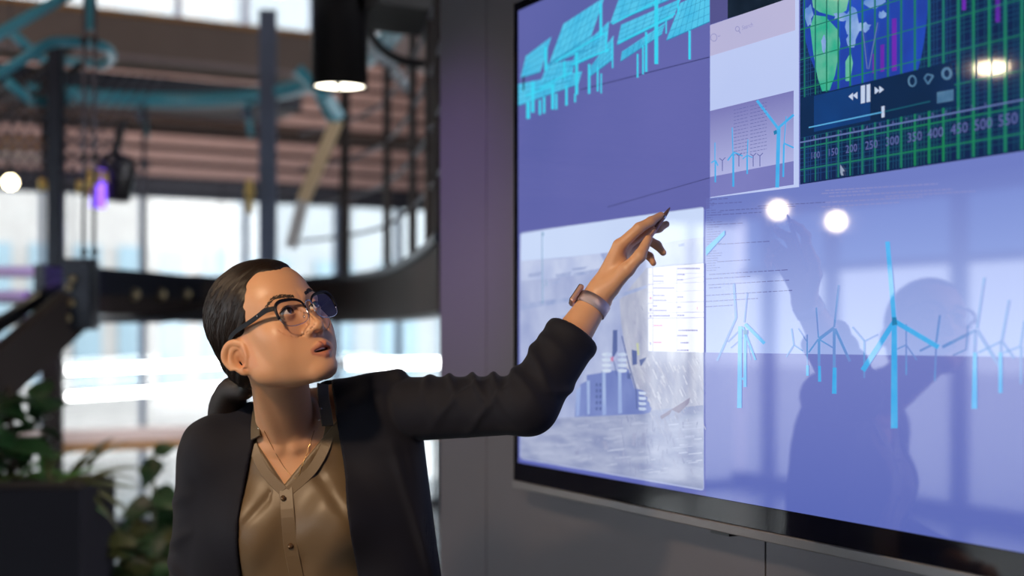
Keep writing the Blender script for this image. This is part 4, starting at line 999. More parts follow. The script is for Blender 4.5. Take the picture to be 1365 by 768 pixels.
FING = [  # px, py, depth chains
    [(826, 328, 2.283), (852, 304, 2.272), (868, 295, 2.275), (881, 287, 2.285)],
    [(831, 328, 2.300), (862, 308, 2.300), (878, 304, 2.305), (888, 299, 2.310)],
    [(833, 334, 2.317), (862, 319, 2.325), (876, 327, 2.325), (884, 337, 2.322)],
    [(832, 344, 2.330), (855, 335, 2.338), (866, 342, 2.336), (871, 351, 2.332)]]
FING = [[P(*q) for q in f] for f in FING]
FR = [[0.0108, 0.0093, 0.0080, 0.0060], [0.0108, 0.0092, 0.0079, 0.0060], [0.0103, 0.0088, 0.0076, 0.0057], [0.0095, 0.0078, 0.0068, 0.0052]]
THUMB = [P(812, 384, 2.285), P(836, 359, 2.262), P(853, 341, 2.256), P(864, 319, 2.262)]

def sd_hand(p):
    d = rc(p, WR, P(800, 388, 2.297), 0.0235, 0.022)
    for f, r in zip(FING, (0.0125, 0.0128, 0.0122, 0.0112)):
        d = smin(d, rc(p, P(801, 388, 2.300).lerp(f[0], 0.12), f[0], 0.0165, r), 0.012)
    d = smin(d, rc(p, P(812, 380, 2.290), P(829, 352, 2.288), 0.017, 0.011), 0.012)
    for f, r in zip(FING, FR):
        e = chain(p, f, r, 0.004); d = smin(d, e, 0.005)
    d = smin(d, chain(p, THUMB, [0.0165, 0.0125, 0.0102, 0.0072], 0.006), 0.010)
    return d

EYE = np.array([0.0282, -0.0728, 0.0105]); ER_ = 0.0122
def almond(x, z, hu=0.0064, hl_=0.0046, c=0.0138):
    Ru = (hu * hu + c * c) / (2 * hu); Rl = (hl_ * hl_ + c * c) / (2 * hl_)
    return np.maximum(np.sqrt(x * x + (z - (hu - Ru)) ** 2) - Ru, np.sqrt(x * x + (z - (Rl - hl_)) ** 2) - Rl)
def sd_head(q):
    """q in head space, metres before scaling"""
    ax = np.abs(q[:, 0]); m = q.copy(); m[:, 0] = ax
    d = ell(q, (0, 0.022, 0.042), (0.0715, 0.0900, 0.0800))
    d = smin(d, ell(q, (0, -0.026, 0.045), (0.060, 0.058, 0.058)), 0.03)
    d = smin(d, ell(q, (0, -0.026, -0.020), (0.0590, 0.0565, 0.0760)), 0.03)
    d = smin(d, rc(m, (0.012, -0.066, -0.086), (0.0465, -0.001, -0.053), 0.0165, 0.0165), 0.032)
    d = smin(d, rc(m, (0.0465, -0.001, -0.053), (0.058, 0.012, -0.01), 0.0165, 0.014), 0.028)
    d = smin(d, sph(m, (0.0435, -0.052, -0.018), 0.0205), 0.026)
    d = smin(d, sph(m, (0.0310, -0.0495, -0.046), 0.0245), 0.024)
    d = smin(d, ell(q, (0, -0.068, -0.059), (0.030, 0.0215, 0.026)), 0.018)
    d = smin(d, ell(q, (0, -0.0735, -0.0880), (0.0185, 0.0165, 0.0145)), 0.014)
    d = smin(d, rc(m, (0.008, -0.0785, 0.0265), (0.044, -0.0645, 0.0300), 0.0070, 0.0070), 0.016)
    # eye hollows
    d = smax(d, -ell(m, (0.0280, -0.0990, 0.0090), (0.0200, 0.0165, 0.0135)), 0.016)
    # nose
    n = rc(q, (0, -0.0785, 0.018), (0, -0.0985, -0.0235), 0.0060, 0.0090)
    n = smin(n, sph(q, (0, -0.0985, -0.0260), 0.0090), 0.006)
    n = smin(n, sph(m, (0.0110, -0.0895, -0.0285), 0.0074), 0.007)
    d = smin(d, n, 0.0095)
    d = smax(d, -ell(m, (0.0058, -0.0975, -0.0355), (0.0036, 0.0060, 0.0032)), 0.003)
    # lips, parted
    up = rc(m, (0.0040, -0.0915, -0.0540), (0.0225, -0.0805, -0.0605), 0.0058, 0.0026)
    lw = rc(m, (0.002, -0.0890, -0.0705), (0.0205, -0.0800, -0.0630), 0.0064, 0.0028)
    d = smin(d, up, 0.0042); d = smin(d, lw, 0.0042)
    d = smax(d, -ell(q, (0, -0.0900, -0.0622), (0.0170, 0.0140, 0.0034)), 0.0016)
    d = smax(d, -rc(q, (0, -0.0975, -0.0400), (0, -0.0975, -0.0500), 0.0030, 0.0036), 0.004)
    # lids
    e = m - EYE.astype(F32); lid = np.sqrt((e * e).sum(1)) - (ER_ + 0.0017)
    d = smin(d, lid, 0.0052)
    ez = e[:, 2] - 0.09 * e[:, 0]
    op = np.maximum(almond(e[:, 0], ez), e[:, 1] + 0.002)
    crease = np.abs(np.sqrt(e[:, 0] ** 2 + (ez + 0.0165) ** 2) - 0.0255) - 0.0004
    d = smax(d, -np.maximum(crease, np.maximum(e[:, 1], -(lid + 0.0012))), 0.0012)
    d = smax(d, -op, 0.0012)
    # ears
    a = math.radians(14); ey = (q[:, 1] - 0.0145) * math.cos(a) + (q[:, 2] + 0.0175) * math.sin(a); ez2 = -(q[:, 1] - 0.0145) * math.sin(a) + (q[:, 2] + 0.0175) * math.cos(a)
    sgn = (ax - (0.0735 + 0.62 * np.maximum(ey, -0.012))) * 0.86
    wv = np.where(ez2 > 0, 0.0185, 0.0185 + 0.22 * ez2)
    rr = np.sqrt((ey / np.maximum(wv, 0.006)) ** 2 + (ez2 / 0.0262) ** 2)
    disc = np.maximum((rr - 1) * 0.017, np.abs(sgn) - 0.0024)
    rim = np.sqrt(((rr - 0.90) * 0.017) ** 2 + (sgn - 0.0046) ** 2) - 0.0036
    anti = np.sqrt(((np.sqrt(((ey + 0.003) / 0.0115) ** 2 + ((ez2 + 0.003) / 0.0185) ** 2) - 1) * 0.0115) ** 2 + (sgn - 0.0036) ** 2) - 0.0029
    anti = np.maximum(anti, -(ey + 0.006))
    ear = smin(disc, np.where(ez2 > -0.019, rim, 1.0), 0.002); ear = smin(ear, anti, 0.002)
    ear = smax(ear, -(np.sqrt(((ey + 0.0050) / 0.0085) ** 2 + ((ez2 + 0.0065) / 0.0115) ** 2 + ((sgn - 0.003) / 0.009) ** 2) - 1) * 0.007, 0.002)
    ear = smin(ear, rc(m, (0.0695, 0.0045, -0.020), (0.0705, 0.0045, -0.014), 0.0042, 0.0036), 0.004)
    ear = smin(ear, np.sqrt(((ey + 0.006) / 1.0) ** 2 + (ez2 + 0.0245) ** 2 + (sgn * 1.2) ** 2) - 0.0070, 0.006)
    d = smin(d, ear, 0.0035)
    return d

def sd_torso(p):
    d = ell(p, CH, (0.150, 0.098, 0.185))
    d = smin(d, ell(p, WA, (0.125, 0.088, 0.16)), 0.06)
    d = smin(d, ell(p, HI, (0.165, 0.110, 0.13)), 0.08)
    d = smin(d, rc(p, NB + Vector((0, 0.02, -0.03)), SL + Vector((-0.03, 0.0, -0.02)), 0.05, 0.042), 0.05)
    d = smin(d, rc(p, NB + Vector((0, 0.02, -0.03)), SR + Vector((0.01, 0, 0)), 0.05, 0.048), 0.05)
    for bx, by in ((344, 704), (450, 694)):
        d = smin(d, sph(p, P(bx, by, 2.335), 0.060), 0.045)
    return d
def sd_bust(p):
    d = sd_torso(p)
    d = smin(d, rc(p, HB, NB + Vector((0, 0.0, 0.01)), 0.047, 0.053), 0.03)
    # sternomastoid and collar bones
    d = smin(d, rc(p, hv((-0.052, 0.022, -0.045)), P(372, 592, 2.315), 0.011, 0.007), 0.014)
    d = smin(d, rc(p, hv((0.052, 0.022, -0.045)), P(392, 590, 2.315), 0.011, 0.007), 0.014)
    d = smin(d, rc(p, P(371, 599, 2.313), P(318, 590, 2.350), 0.0075, 0.008), 0.014)
    d = smin(d, rc(p, P(394, 597, 2.313), P(450, 578, 2.350), 0.0075, 0.008), 0.014)
    d = smin(d, rc(p, NB + Vector((0.01, 0.02, 0.05)), SL + Vector((-0.06, 0.01, 0.01)), 0.035, 0.028), 0.04)
    d = smin(d, rc(p, NB + Vector((-0.01, 0.02, 0.05)), SR + Vector((0.05, 0.01, 0.02)), 0.035, 0.03), 0.04)
    arm = chain(p, [SL + Vector((0.02, 0, -0.02)), EL], [0.036, 0.036], 0.02); arm = smin(arm, rc(p, EL, EL.lerp(WR, 0.35), 0.038, 0.038), 0.02)
    arm = smin(arm, rc(p, EL.lerp(WR, 0.35), WR, 0.038, 0.0245), 0.02)
    d = smin(d, arm, 0.02)
    d = smax(d, 1.10 - p[:, 2], 0.01)
    return d
def sd_hand_r(p):
    d = rc(p, ER.lerp(WRR, 0.7), WRR, 0.030, 0.025)
    hd = WRR + (WRR - ER).normalized() * 0.09; d = smin(d, rc(p, WRR, hd, 0.024, 0.026), 0.02)
    for k in range(4):
        o_ = Vector((0.012 * (k - 1.5), 0.006 * (k - 1.5), 0.012 * (1.5 - k))); a_ = hd + o_; d = smin(d, rc(p, a_, a_ + (WRR - ER).normalized() * (0.07 - 0.004 * abs(k - 1)) + Vector((0.02, 0.02, -0.01)), 0.009, 0.006), 0.006)
    d = smin(d, rc(p, WRR.lerp(hd, 0.4), hd + Vector((0.035, 0.0, 0.035)), 0.013, 0.008), 0.01)
    return d
def sd_skin(p):
    d = sd_bust(p)
    m = ((p - HO) ** 2).sum(1) < 0.21 ** 2
    if m.any():
        hd_ = sd_head(to_head(p[m])) * HS; d[m] = smin(d[m], hd_, F32(0.012))
    c = V3(P(830, 345, 2.30)); m = ((p - c) ** 2).sum(1) < 0.16 ** 2
    if m.any(): d[m] = smin(d[m], sd_hand(p[m]), F32(0.012))
    return d

wm = thing('person', Vector((-0.38, 2.40, 0.0)), 'woman in a dark navy blazer and glasses pointing a pen at the display', 'person')

def skin_material():
    m = mat('skin', (0.62, 0.33, 0.185), 0.42, spec=0.45, var=0.06, scale=30, bump=0.04, bscale=900); nt = m.node_tree; b = nt.nodes['Principled BSDF']; L = nt.links.new
    b.inputs['Subsurface Weight'].default_value = 0.12; b.inputs['Subsurface Radius'].default_value = (1.0, 0.35, 0.2); b.inputs['Subsurface Scale'].default_value = 0.008
    at = nt.nodes.new('ShaderNodeAttribute'); at.attribute_name = 'tint'
    mx = nt.nodes.new('ShaderNodeMix'); mx.data_type = 'RGBA'; mx.blend_type = 'MULTIPLY'; mx.inputs['Factor'].default_value = 1.0
    L(b.inputs['Base Color'].links[0].from_socket, mx.inputs['A']); L(at.outputs['Color'], mx.inputs['B']); L(mx.outputs['Result'], b.inputs['Base Color'])
    return m
M_skin = skin_material()
vp, qd = mesh_sdf(sd_skin, (-0.62, 2.10, 1.06), (0.30, 2.52, 1.68), 0.0020)
q = to_head(vp); nh = ((vp - HO) ** 2).sum(1) < 0.2 ** 2
tint = np.ones((len(vp), 4), F32)
ax = np.abs(q[:, 0])
lipz = np.where(q[:, 2] > -0.0622, (-0.0475 - 0.50 * np.maximum(ax - 0.004, 0)) - q[:, 2], q[:, 2] - (-0.0778 + 0.62 * np.maximum(ax - 0.004, 0)))
lip = nh & (q[:, 1] < -0.076) & (ax < 0.0235)
lw = np.clip(lipz / 0.0016, 0, 1) * np.clip((0.0235 - ax) / 0.002, 0, 1) * lip
lipc = np.array([0.78, 0.56, 0.62], F32)
tint[:, :3] = tint[:, :3] * (1 - lw[:, None]) + lipc * lw[:, None]
inner = nh & (ax < 0.0145) & (q[:, 1] > -0.0865) & (q[:, 1] < -0.06) & (np.abs(q[:, 2] + 0.0622) < 0.0035)
tint[inner, :3] = (0.16, 0.06, 0.06)
bl = np.exp(-(((ax - 0.043) / 0.016) ** 2 + ((q[:, 2] + 0.018) / 0.014) ** 2)) * (q[:, 1] < -0.03) * nh * 0.35
tint[:, :3] *= (1 - bl[:, None] * np.array([0.0, 0.28, 0.25], F32))
eb = np.exp(-(((ax - 0.072) / 0.008) ** 2)) * (np.abs(q[:, 1] - 0.015) < 0.03) * (np.abs(q[:, 2] + 0.006) < 0.04) * nh * 0.4
tint[:, :3] *= (1 - eb[:, None] * np.array([0.0, 0.22, 0.22], F32))
body = np_obj('body', vp, qd, M_skin, wm, [('tint', 'FLOAT_COLOR', tint)])

vp, qd = mesh_sdf(sd_hand_r, V3(WRR) - 0.2, V3(WRR) + 0.24, 0.005); np_obj('hand', vp, qd, M_skin, wm, [('tint', 'FLOAT_COLOR', np.ones((len(vp), 4)))])

# ---- eyes, teeth, brows, lashes
M_eye = bpy.data.materials.new('eye'); M_eye.use_nodes = True
def eye_material():
    nt = M_eye.node_tree; b = nt.nodes['Principled BSDF']; L = nt.links.new
    at = nt.nodes.new('ShaderNodeAttribute'); at.attribute_name = 'tint'; L(at.outputs['Color'], b.inputs['Base Color'])
    nz = nt.nodes.new('ShaderNodeTexNoise'); nz.inputs['Scale'].default_value = 900
    mr = nt.nodes.new('ShaderNodeMapRange'); mr.inputs['To Min'].default_value = 0.05; mr.inputs['To Max'].default_value = 0.10; L(nz.outputs['Fac'], mr.inputs['Value']); L(mr.outputs['Result'], b.inputs['Roughness'])
    b.inputs['Coat Weight'].default_value = 1.0; b.inputs['Coat Roughness'].default_value = 0.02
eye_material()
gaze = np.array([0.20, -1.0, 0.16]); gaze /= np.linalg.norm(gaze)
for sg in (-1, 1):
    c = EYE * np.array([sg, 1, 1]); u = np.cross(gaze, [0, 0, 1]); u /= np.linalg.norm(u); w = np.cross(u, gaze)
    vs = []; cols_ = []
    n1, n2 = 40, 32
    for i in range(n1 + 1):
        a = math.pi * i / n1
        for k in range(n2):
            b_ = 2 * math.pi * k / n2; dr = gaze * math.cos(a) + (u * math.cos(b_) + w * math.sin(b_)) * math.sin(a); R_ = ER_ + (0.0007 * max(0, 1 - (a / 0.5) ** 2))
            vs.append(c + dr * R_); deg = math.degrees(a)
            cols_.append((0.002, 0.0016, 0.0016, 1) if deg < 11 else ((0.035, 0.018, 0.010, 1) if deg < 27 else ((0.012, 0.008, 0.006, 1) if deg < 29.5 else (0.72, 0.68, 0.66, 1))))
    fs = np.array([(i * n2 + k, i * n2 + (k + 1) % n2, (i + 1) * n2 + (k + 1) % n2, (i + 1) * n2 + k) for i in range(n1) for k in range(n2)])
    np_obj('eyeball', from_head(np.array(vs)), fs, M_eye, wm, [('tint', 'FLOAT_COLOR', np.array(cols_))])
M_brow = mat('brow_hair', (0.030, 0.018, 0.012), 0.7)
def head_surface_y(x, z):
    ys = np.linspace(-0.10, -0.04, 121); pts = np.stack([np.full(121, x), ys, np.full(121, z)], 1).astype(F32); d = sd_head(pts); i = int(np.argmax(d < 0)); return float(ys[i])
for sg in (-1, 1):
    pts = []; rs = []
    for k in range(15):
        t_ = k / 14; x = 0.0125 + 0.0435 * t_; z = 0.0318 + 0.0075 * math.sin(min(1, t_ / 0.62) * math.pi / 2) - 0.0125 * (max(0, t_ - 0.60) / 0.4) ** 1.3
        pts.append((sg * x, head_surface_y(sg * x, z) - 0.0001, z)); rs.append(0.0040 * (0.75 + 0.5 * math.sin(math.pi * min(1, t_ * 1.2))) * (1 - 0.75 * t_ ** 3))
    mb = MB()
    for k, (pp, r_) in enumerate(zip(pts, rs)):
        for j in range(26):
            dz = random.uniform(-1, 1) * r_ * 0.8; a0 = np.array(pp) + np.array([sg * random.uniform(-0.0016, 0.0016), 0, dz]); a0[1] = head_surface_y(a0[0], a0[2]) - 0.0001
            a1 = a0 + np.array([sg * 0.0034, 0.0, 0.0014 - 0.0026 * k / 14 - dz * 0.35]); a1[1] = head_surface_y(a1[0], a1[2]) - 0.0004
            mb.tube([hv(a0), hv((a0 + a1) / 2 + np.array([0, -0.0002, 0])), hv(a1)], [0.0004, 0.0004, 0.00015], 3, caps=False)
    o = mb.build('eyebrow', M_brow, wm); o['kind'] = 'stuff'
    pu = []
    for k in range(17):
        x = -0.0138 + 0.0276 * k / 16; hu = 0.0064; Ru = (hu * hu + 0.0138 ** 2) / (2 * hu); z = math.sqrt(max(0, Ru * Ru - x * x)) + hu - Ru + 0.09 * x
        yy = -math.sqrt(max(1e-8, (ER_ + 0.0012) ** 2 - x * x - z * z)); pu.append(((EYE[0] + x) * sg, EYE[1] + yy, EYE[2] + z))
    MB().tube([hv(a) for a in pu], [0.0003] + [0.0008] * 15 + [0.0004], 6).build('eyelashes', M_brow, wm)
tp = []
for k in range(9):
    a = -1 + 2 * k / 8; tp.append(hv((0.0120 * a, -0.0850 + 0.0040 * a * a, -0.0590)))
MB().tube(tp, 0.0023 * 1.0, 8).build('teeth', mat('teeth', (0.78, 0.74, 0.68), 0.25), wm)

# ---- hair
KN = (0.0, 0.108, -0.030)
FA = math.radians(38)
def flow(q):
    """angle round, distance along and radius from the line hairline - ponytail"""
    y = q[:, 1] - 0.024; z = q[:, 2] - 0.036; a_ = y * math.cos(FA) - z * math.sin(FA); u_ = y * math.sin(FA) + z * math.cos(FA)
    return np.arctan2(q[:, 0], u_), a_, np.sqrt(q[:, 0] ** 2 + u_ ** 2)
def sd_hair(p):
    q = to_head(p); ax = np.abs(q[:, 0])
    d = ell(q, (0, 0.024, 0.0435), (0.0785, 0.0965, 0.0875))
    d = smin(d, ell(q, (0, -0.024, 0.050), (0.0635, 0.0600, 0.0580)), 0.03)
    d = smin(d, ell(q, (0, 0.060, -0.020), (0.060, 0.052, 0.050)), 0.03)
    d = smin(d, sph(q, KN, 0.017), 0.02)
    ph, ah, rad = flow(q)
    d = d - np.clip(rad / 0.06, 0, 1) * (0.0006 * np.sin(ph * 17 + 2 * np.sin(ah * 20)) + 0.0004 * np.sin(ph * 37 + 1.3))
    # hairline: forehead, temple, round the ear, nape
    side = np.clip((ax - 0.030) / 0.035, 0, 1)
    ysd = q[:, 1] - (-0.0275 - 0.33 * (q[:, 2] - 0.015) + 0.0012 * np.sin(q[:, 2] * 170) + 0.0010 * np.sin(q[:, 2] * 410 + 1))
    ztp = q[:, 2] - (0.0790 + 0.22 * ax + 0.0012 * np.sin(q[:, 0] * 150))
    low = np.clip((0.012 - q[:, 2]) / 0.03, 0, 1); ysd = ysd - 0.020 * low
    cut = -smax(ysd, ztp, 0.010)
    ear = np.sqrt(((q[:, 1] - 0.008) / 0.022) ** 2 + ((q[:, 2] + 0.020) / 0.028) ** 2); earcut = np.where(ax > 0.03, (1 - ear) * 0.022, -1)
    d = d + 0.0065 * np.exp(-np.maximum(-cut, 0) / 0.008)
    d = smax(d, cut, 0.004); d = smax(d, earcut, 0.005); d = smax(d, -0.066 - q[:, 2], 0.012)
    return d * HS
def hair_material():
    m = bpy.data.materials.new('black_brown_hair'); m.use_nodes = True; nt = m.node_tree; b = nt.nodes['Principled BSDF']; L = nt.links.new
    at = nt.nodes.new('ShaderNodeAttribute'); at.attribute_name = 'flow'
    mp_ = nt.nodes.new('ShaderNodeMapping'); mp_.inputs['Scale'].default_value = (60, 3.0, 1); L(at.outputs['Vector'], mp_.inputs['Vector'])
    nz = nt.nodes.new('ShaderNodeTexNoise'); nz.inputs['Scale'].default_value = 1.0; nz.inputs['Detail'].default_value = 6; L(mp_.outputs['Vector'], nz.inputs['Vector'])
    cr = nt.nodes.new('ShaderNodeValToRGB'); cr.color_ramp.elements[0].position = 0.35; cr.color_ramp.elements[0].color = (0.002, 0.0016, 0.0016, 1); cr.color_ramp.elements[1].position = 0.7; cr.color_ramp.elements[1].color = (0.028, 0.015, 0.010, 1)
    L(nz.outputs['Fac'], cr.inputs['Fac']); L(cr.outputs['Color'], b.inputs['Base Color'])
    bp = nt.nodes.new('ShaderNodeBump'); bp.inputs['Strength'].default_value = 0.6; bp.inputs['Distance'].default_value = 0.001; L(nz.outputs['Fac'], bp.inputs['Height']); L(bp.outputs['Normal'], b.inputs['Normal'])
    b.inputs['Roughness'].default_value = 0.42; b.inputs['Specular IOR Level'].default_value = 0.35
    return m
M_hair = hair_material()
vp, qd = mesh_sdf(sd_hair, from_head(np.array([[0, 0.02, 0.03]], F32))[0] - 0.16, from_head(np.array([[0, 0.02, 0.03]], F32))[0] + 0.16, 0.0022)
q = to_head(vp); ph_, ah_, _ = flow(q); fl = np.stack([ph_, ah_ * 10, ah_ * 0], 1)
hair = np_obj('hair', vp, qd, M_hair, wm, [('flow', 'FLOAT_VECTOR', fl)])
tail_pts = smooth_path([hv(KN), hv((0.0, 0.122, -0.050)), P(311, 520, 2.345), P(304, 545, 2.40), P(302, 600, 2.475), P(300, 680, 2.51)], 8)
mb = MB(); nt_ = len(tail_pts); rs_ = [0.012 + 0.024 * min(1, i / nt_ * 1.7) ** 1.5 - (0.02 * max(0, i / nt_ - 0.8)) for i in range(nt_)]
mb.tube(tail_pts, rs_, 20)
pt = mb.build('ponytail', M_hair, hair)
fl = []
for v in range(len(pt.data.vertices)): fl.append(((v % 20) / 20 * 6.28, (v // 20) * 0.3, 0))
at = pt.data.attributes.new('flow', 'FLOAT_VECTOR', 'POINT'); at.data.foreach_set('vector', np.array(fl, F32).ravel())
# fine strands swept back over the scalp
mb = MB(); rh = random.Random(11)
dirs = []
for k in range(420):
    ph0 = rh.uniform(-2.8, 2.8); st_ = rh.uniform(0.15, 0.5)
    for j in range(9):
        a = math.pi * (st_ + (0.98 - st_) * j / 8); pp = ph0 + 0.04 * math.sin(j + k)
        u_, a_ = math.cos(pp) * math.sin(a), -math.cos(a); dirs.append((math.sin(pp) * math.sin(a), a_ * math.cos(FA) + u_ * math.sin(FA), -a_ * math.sin(FA) + u_ * math.cos(FA)))
dirs = np.array(dirs, F32); lo_ = np.full(len(dirs), 0.04, F32); hi_ = np.full(len(dirs), 0.14, F32); hc = np.array([[0, 0.024, 0.036]], F32)
for _ in range(16):
    md = (lo_ + hi_) / 2; ins = sd_hair(from_head(hc + dirs * md[:, None])) < 0; lo_ = np.where(ins, md, lo_); hi_ = np.where(ins, hi_, md)
hp_ = from_head(hc + dirs * (lo_ + 0.0003)[:, None]).reshape(-1, 9, 3); lo_ = lo_.reshape(-1, 9)
for pts, r9 in zip(hp_, lo_):
    if r9.min() > 0.055: mb.tube([Vector([float(c_) for c_ in v]) for v in pts], [0.00035] * 8 + [0.0002], 4, caps=False)
o = mb.build('hair_strands', M_hair, hair); o['kind'] = 'stuff'
at = o.data.attributes.new('flow', 'FLOAT_VECTOR', 'POINT'); at.data.foreach_set('vector', np.array([((i // 36) * 0.37, 0, 0) for i in range(len(o.data.vertices))], F32).ravel())

# ---- blouse
def zpx(p): return HZ - (p[:, 2] - CAMZ) * FPX / p[:, 1]      # where a point stands in the frame (pattern-making for the neckline)
def sd_blouse(p):
    d = sd_torso(p) - 0.008
    x = p[:, 0]; z = p[:, 2]
    d = d - 0.0016 * np.sin(55 * (x + 0.35 * z) + 5 * z) * np.clip((1.24 - z) / 0.15, 0, 1) - 0.0009 * np.sin(95 * (x - 0.6 * z)) * np.clip((z - 1.0) / 0.1, 0, 1) * np.clip((1.26 - z) / 0.06, 0, 1)
    fold = np.abs((x + 0.315) + 0.75 * (z - 1.20)); d = d + 0.0035 * np.exp(-(fold / 0.012) ** 2) * (z > 1.10) * (x > -0.35)
    fold = np.abs((x + 0.455) - 0.9 * (z - 1.16)); d = d + 0.0025 * np.exp(-(fold / 0.010) ** 2) * (x < -0.42)
    zb = 1.217; xc = -0.399
    vw = (z - zb) * np.where(x > xc, 0.80, 0.70)
    vcut = np.where(p[:, 1] < 2.40, vw - np.abs(x - xc), -1.0) * 0.85
    d = smax(d, vcut, 0.003)
    d = smax(d, z - 1.335 - 0.0 * x, 0.01); d = smax(d, np.abs(x + 0.385) - 0.19, 0.01)
    d = smax(d, 0.86 - z, 0.01)
    return d
M_blouse = mat('olive_satin', (0.135, 0.088, 0.045), 0.44, spec=0.45, var=0.10, scale=9, bump=0.03, bscale=1500, sheen=0.25)
vp, qd = mesh_sdf(sd_blouse, (-0.62, 2.24, 0.84), (-0.14, 2.52, 1.36), 0.0035)
blouse = np_obj('blouse', vp, qd, M_blouse, wm)
def on_front(px, py, f, extra=0.0):
    """the point of a garment that stands at pixel px,py"""
    ys = np.linspace(2.15, 2.5, 176); pts = np.array([P(px, py, y) for y in ys], F32); d = f(pts) - extra; i = int(np.argmax(d < 0)); return P(px, py, float(ys[i]))
def body_front(p): return np.minimum(sd_blouse(p), sd_skin(p))
def strip(mb, pts, w, th, f):
    """flat band lying on a garment along pixel points"""
    P0 = [on_front(x, y, f, 0.001) for x, y in pts]
    mb.sweep(smooth_path(P0, 4), [(-w / 2, -th), (w / 2, -th), (w / 2, th), (-w / 2, th)], up=(0, -1, 0.15))
mb = MB(); strip(mb, [(334, 580), (339, 600), (354, 630), (378, 655)], 0.018, 0.0022, body_front); mb.build('neck_band', M_blouse, blouse, bevel=0.001)
mb = MB(); strip(mb, [(441, 566), (434, 595), (415, 628), (385, 655)], 0.018, 0.0022, body_front); mb.build('neck_band', M_blouse, blouse, bevel=0.001)
mb = MB(); strip(mb, [(381, 650), (384, 690), (388, 730), (396, 770), (402, 800)], 0.024, 0.0022, sd_blouse); mb.build('placket', M_blouse, blouse, bevel=0.001)
# stand collar, left and right halves, with studs
M_col = mat('collar_olive', (0.085, 0.062, 0.036), 0.45, spec=0.5)
M_stud = mat('crystal_stud', (0.75, 0.70, 0.62), 0.12, 0.9)
for pts, studs in (([(346, 536, 2.335), (343, 552, 2.325), (341, 568, 2.312), (341, 584, 2.298)], [(341, 562), (342, 571), (342, 578)]), ([(430, 512, 2.345), (431, 530, 2.33), (434, 548, 2.318), (437, 568, 2.305)], [(431, 545), (428, 560)])):
    cp = smooth_path([P(*a) for a in pts], 5); sg = 1 if pts[0][0] < 380 else -1
    mb = MB(); mb.sweep(cp, [(-0.0105, -0.002), (0.0105, -0.002), (0.0105, 0.002), (-0.0105, 0.002)], up=(-0.45 * sg, -0.9, 0)); cl = mb.build('collar', M_col, blouse, bevel=0.001)
    for sx, sy in studs:
        c = P(sx + 3 * sg, sy, pts[2][2] - 0.0085); MB().lathe([(0.0, -0.0015), (0.0024, 0), (0.0018, 0.0016), (0.0, 0.002)], c, 10, (0, -1, 0)).build('stud', M_stud, cl)
M_btn = mat('bronze_button', (0.22, 0.13, 0.07), 0.25, 0.7)
for bx, by in ((377.5, 664), (387, 728)):
    c = on_front(bx, by, sd_blouse, 0.003); MB().lathe([(0.0, -0.002), (0.0046, 0.0), (0.0050, 0.0015), (0.0035, 0.0035), (0.0, 0.0042)], c, 16, (0, -1, 0.1)).build('button', M_btn, blouse)

# ---- blazer
def fold_sum(p, a, b, folds, up):
    a = V3(a); b = V3(b); ba = b - a; L_ = np.sqrt(ba @ ba); tdir = ba / L_; pa = p - a; u = pa @ tdir; qv = pa - u[:, None] * tdir
    up = V3(up); up = up - tdir * (up @ tdir); up = up / np.sqrt(up @ up); sd_ = np.cross(tdir, up)
    ang = np.arctan2(qv @ sd_, qv @ up); out = np.zeros(len(p), F32)
    for u0, slope, sig, amp, a0, aw in folds:
        da = np.angle(np.exp(1j * (ang - a0))); out += amp * np.exp(-((u - u0 * L_ - slope * da) / sig) ** 2) * np.exp(-(da / aw) ** 2)
    return out
CUF = EL.lerp(WR, 0.66)
CUT_N = V3((WR - EL).normalized())
FU = [(0.30, 0.015, 0.010, 0.006, 0.3, 1.3), (0.46, 0.03, 0.009, 0.008, 0.2, 1.2), (0.62, 0.035, 0.009, 0.009, 0.1, 1.3), (0.78, 0.03, 0.010, 0.010, 0.2, 1.4), (0.93, 0.01, 0.010, 0.009, 0.1, 1.2), (0.55, -0.05, 0.012, 0.005, 1.6, 0.9), (0.8, -0.05, 0.010, 0.005, 1.8, 0.9)]
FL = [(0.12, -0.02, 0.010, 0.009, 0.2, 1.3), (0.30, -0.03, 0.011, 0.007, 0.5, 1.2), (0.46, -0.01, 0.010, 0.004, 0.6, 1.0), (0.2, 0.03, 0.010, 0.005, 2.4, 0.9)]
def sd_sleeve(p):
    u1 = rc(p, SL + Vector((0.035, -0.004, -0.018)), EL + Vector((0, 0, -0.004)), 0.0580, 0.0490) - fold_sum(p, SL, EL, FU, (0, 0, 1))
    f1 = rc(p, EL + Vector((0, 0, -0.004)), CUF.lerp(WR, 0.3), 0.0490, 0.0470) - fold_sum(p, EL, WR, FL, (-0.6, 0, 1))
    d = smin(u1, f1, 0.02)
    cut = (p - V3(CUF)) @ CUT_N
    d = d - 0.0025 * np.exp(-((cut + 0.012) / 0.010) ** 2)
    hole = rc(p, EL.lerp(WR, 0.30), WR, 0.0405, 0.0415)
    d = smax(d, cut, 0.005); d = smax(d, -hole, 0.004)
    return d
def edge_x(z, pts):
    """x of a front edge at height z (edge given as pixel points at depth 2.29)"""
    zz = np.array([P(a, b, 2.29).z for a, b in pts])[::-1]; xx = np.array([P(a, b, 2.29).x for a, b in pts])[::-1]
    return np.interp(z, zz, xx)
EDGE_R = [(352, 515), (341, 535), (335, 590), (326, 640), (321, 690), (320, 768), (322, 860)]
EDGE_L = [(428, 490), (433, 508), (445, 560), (459, 640), (468, 700), (476, 768), (484, 860)]
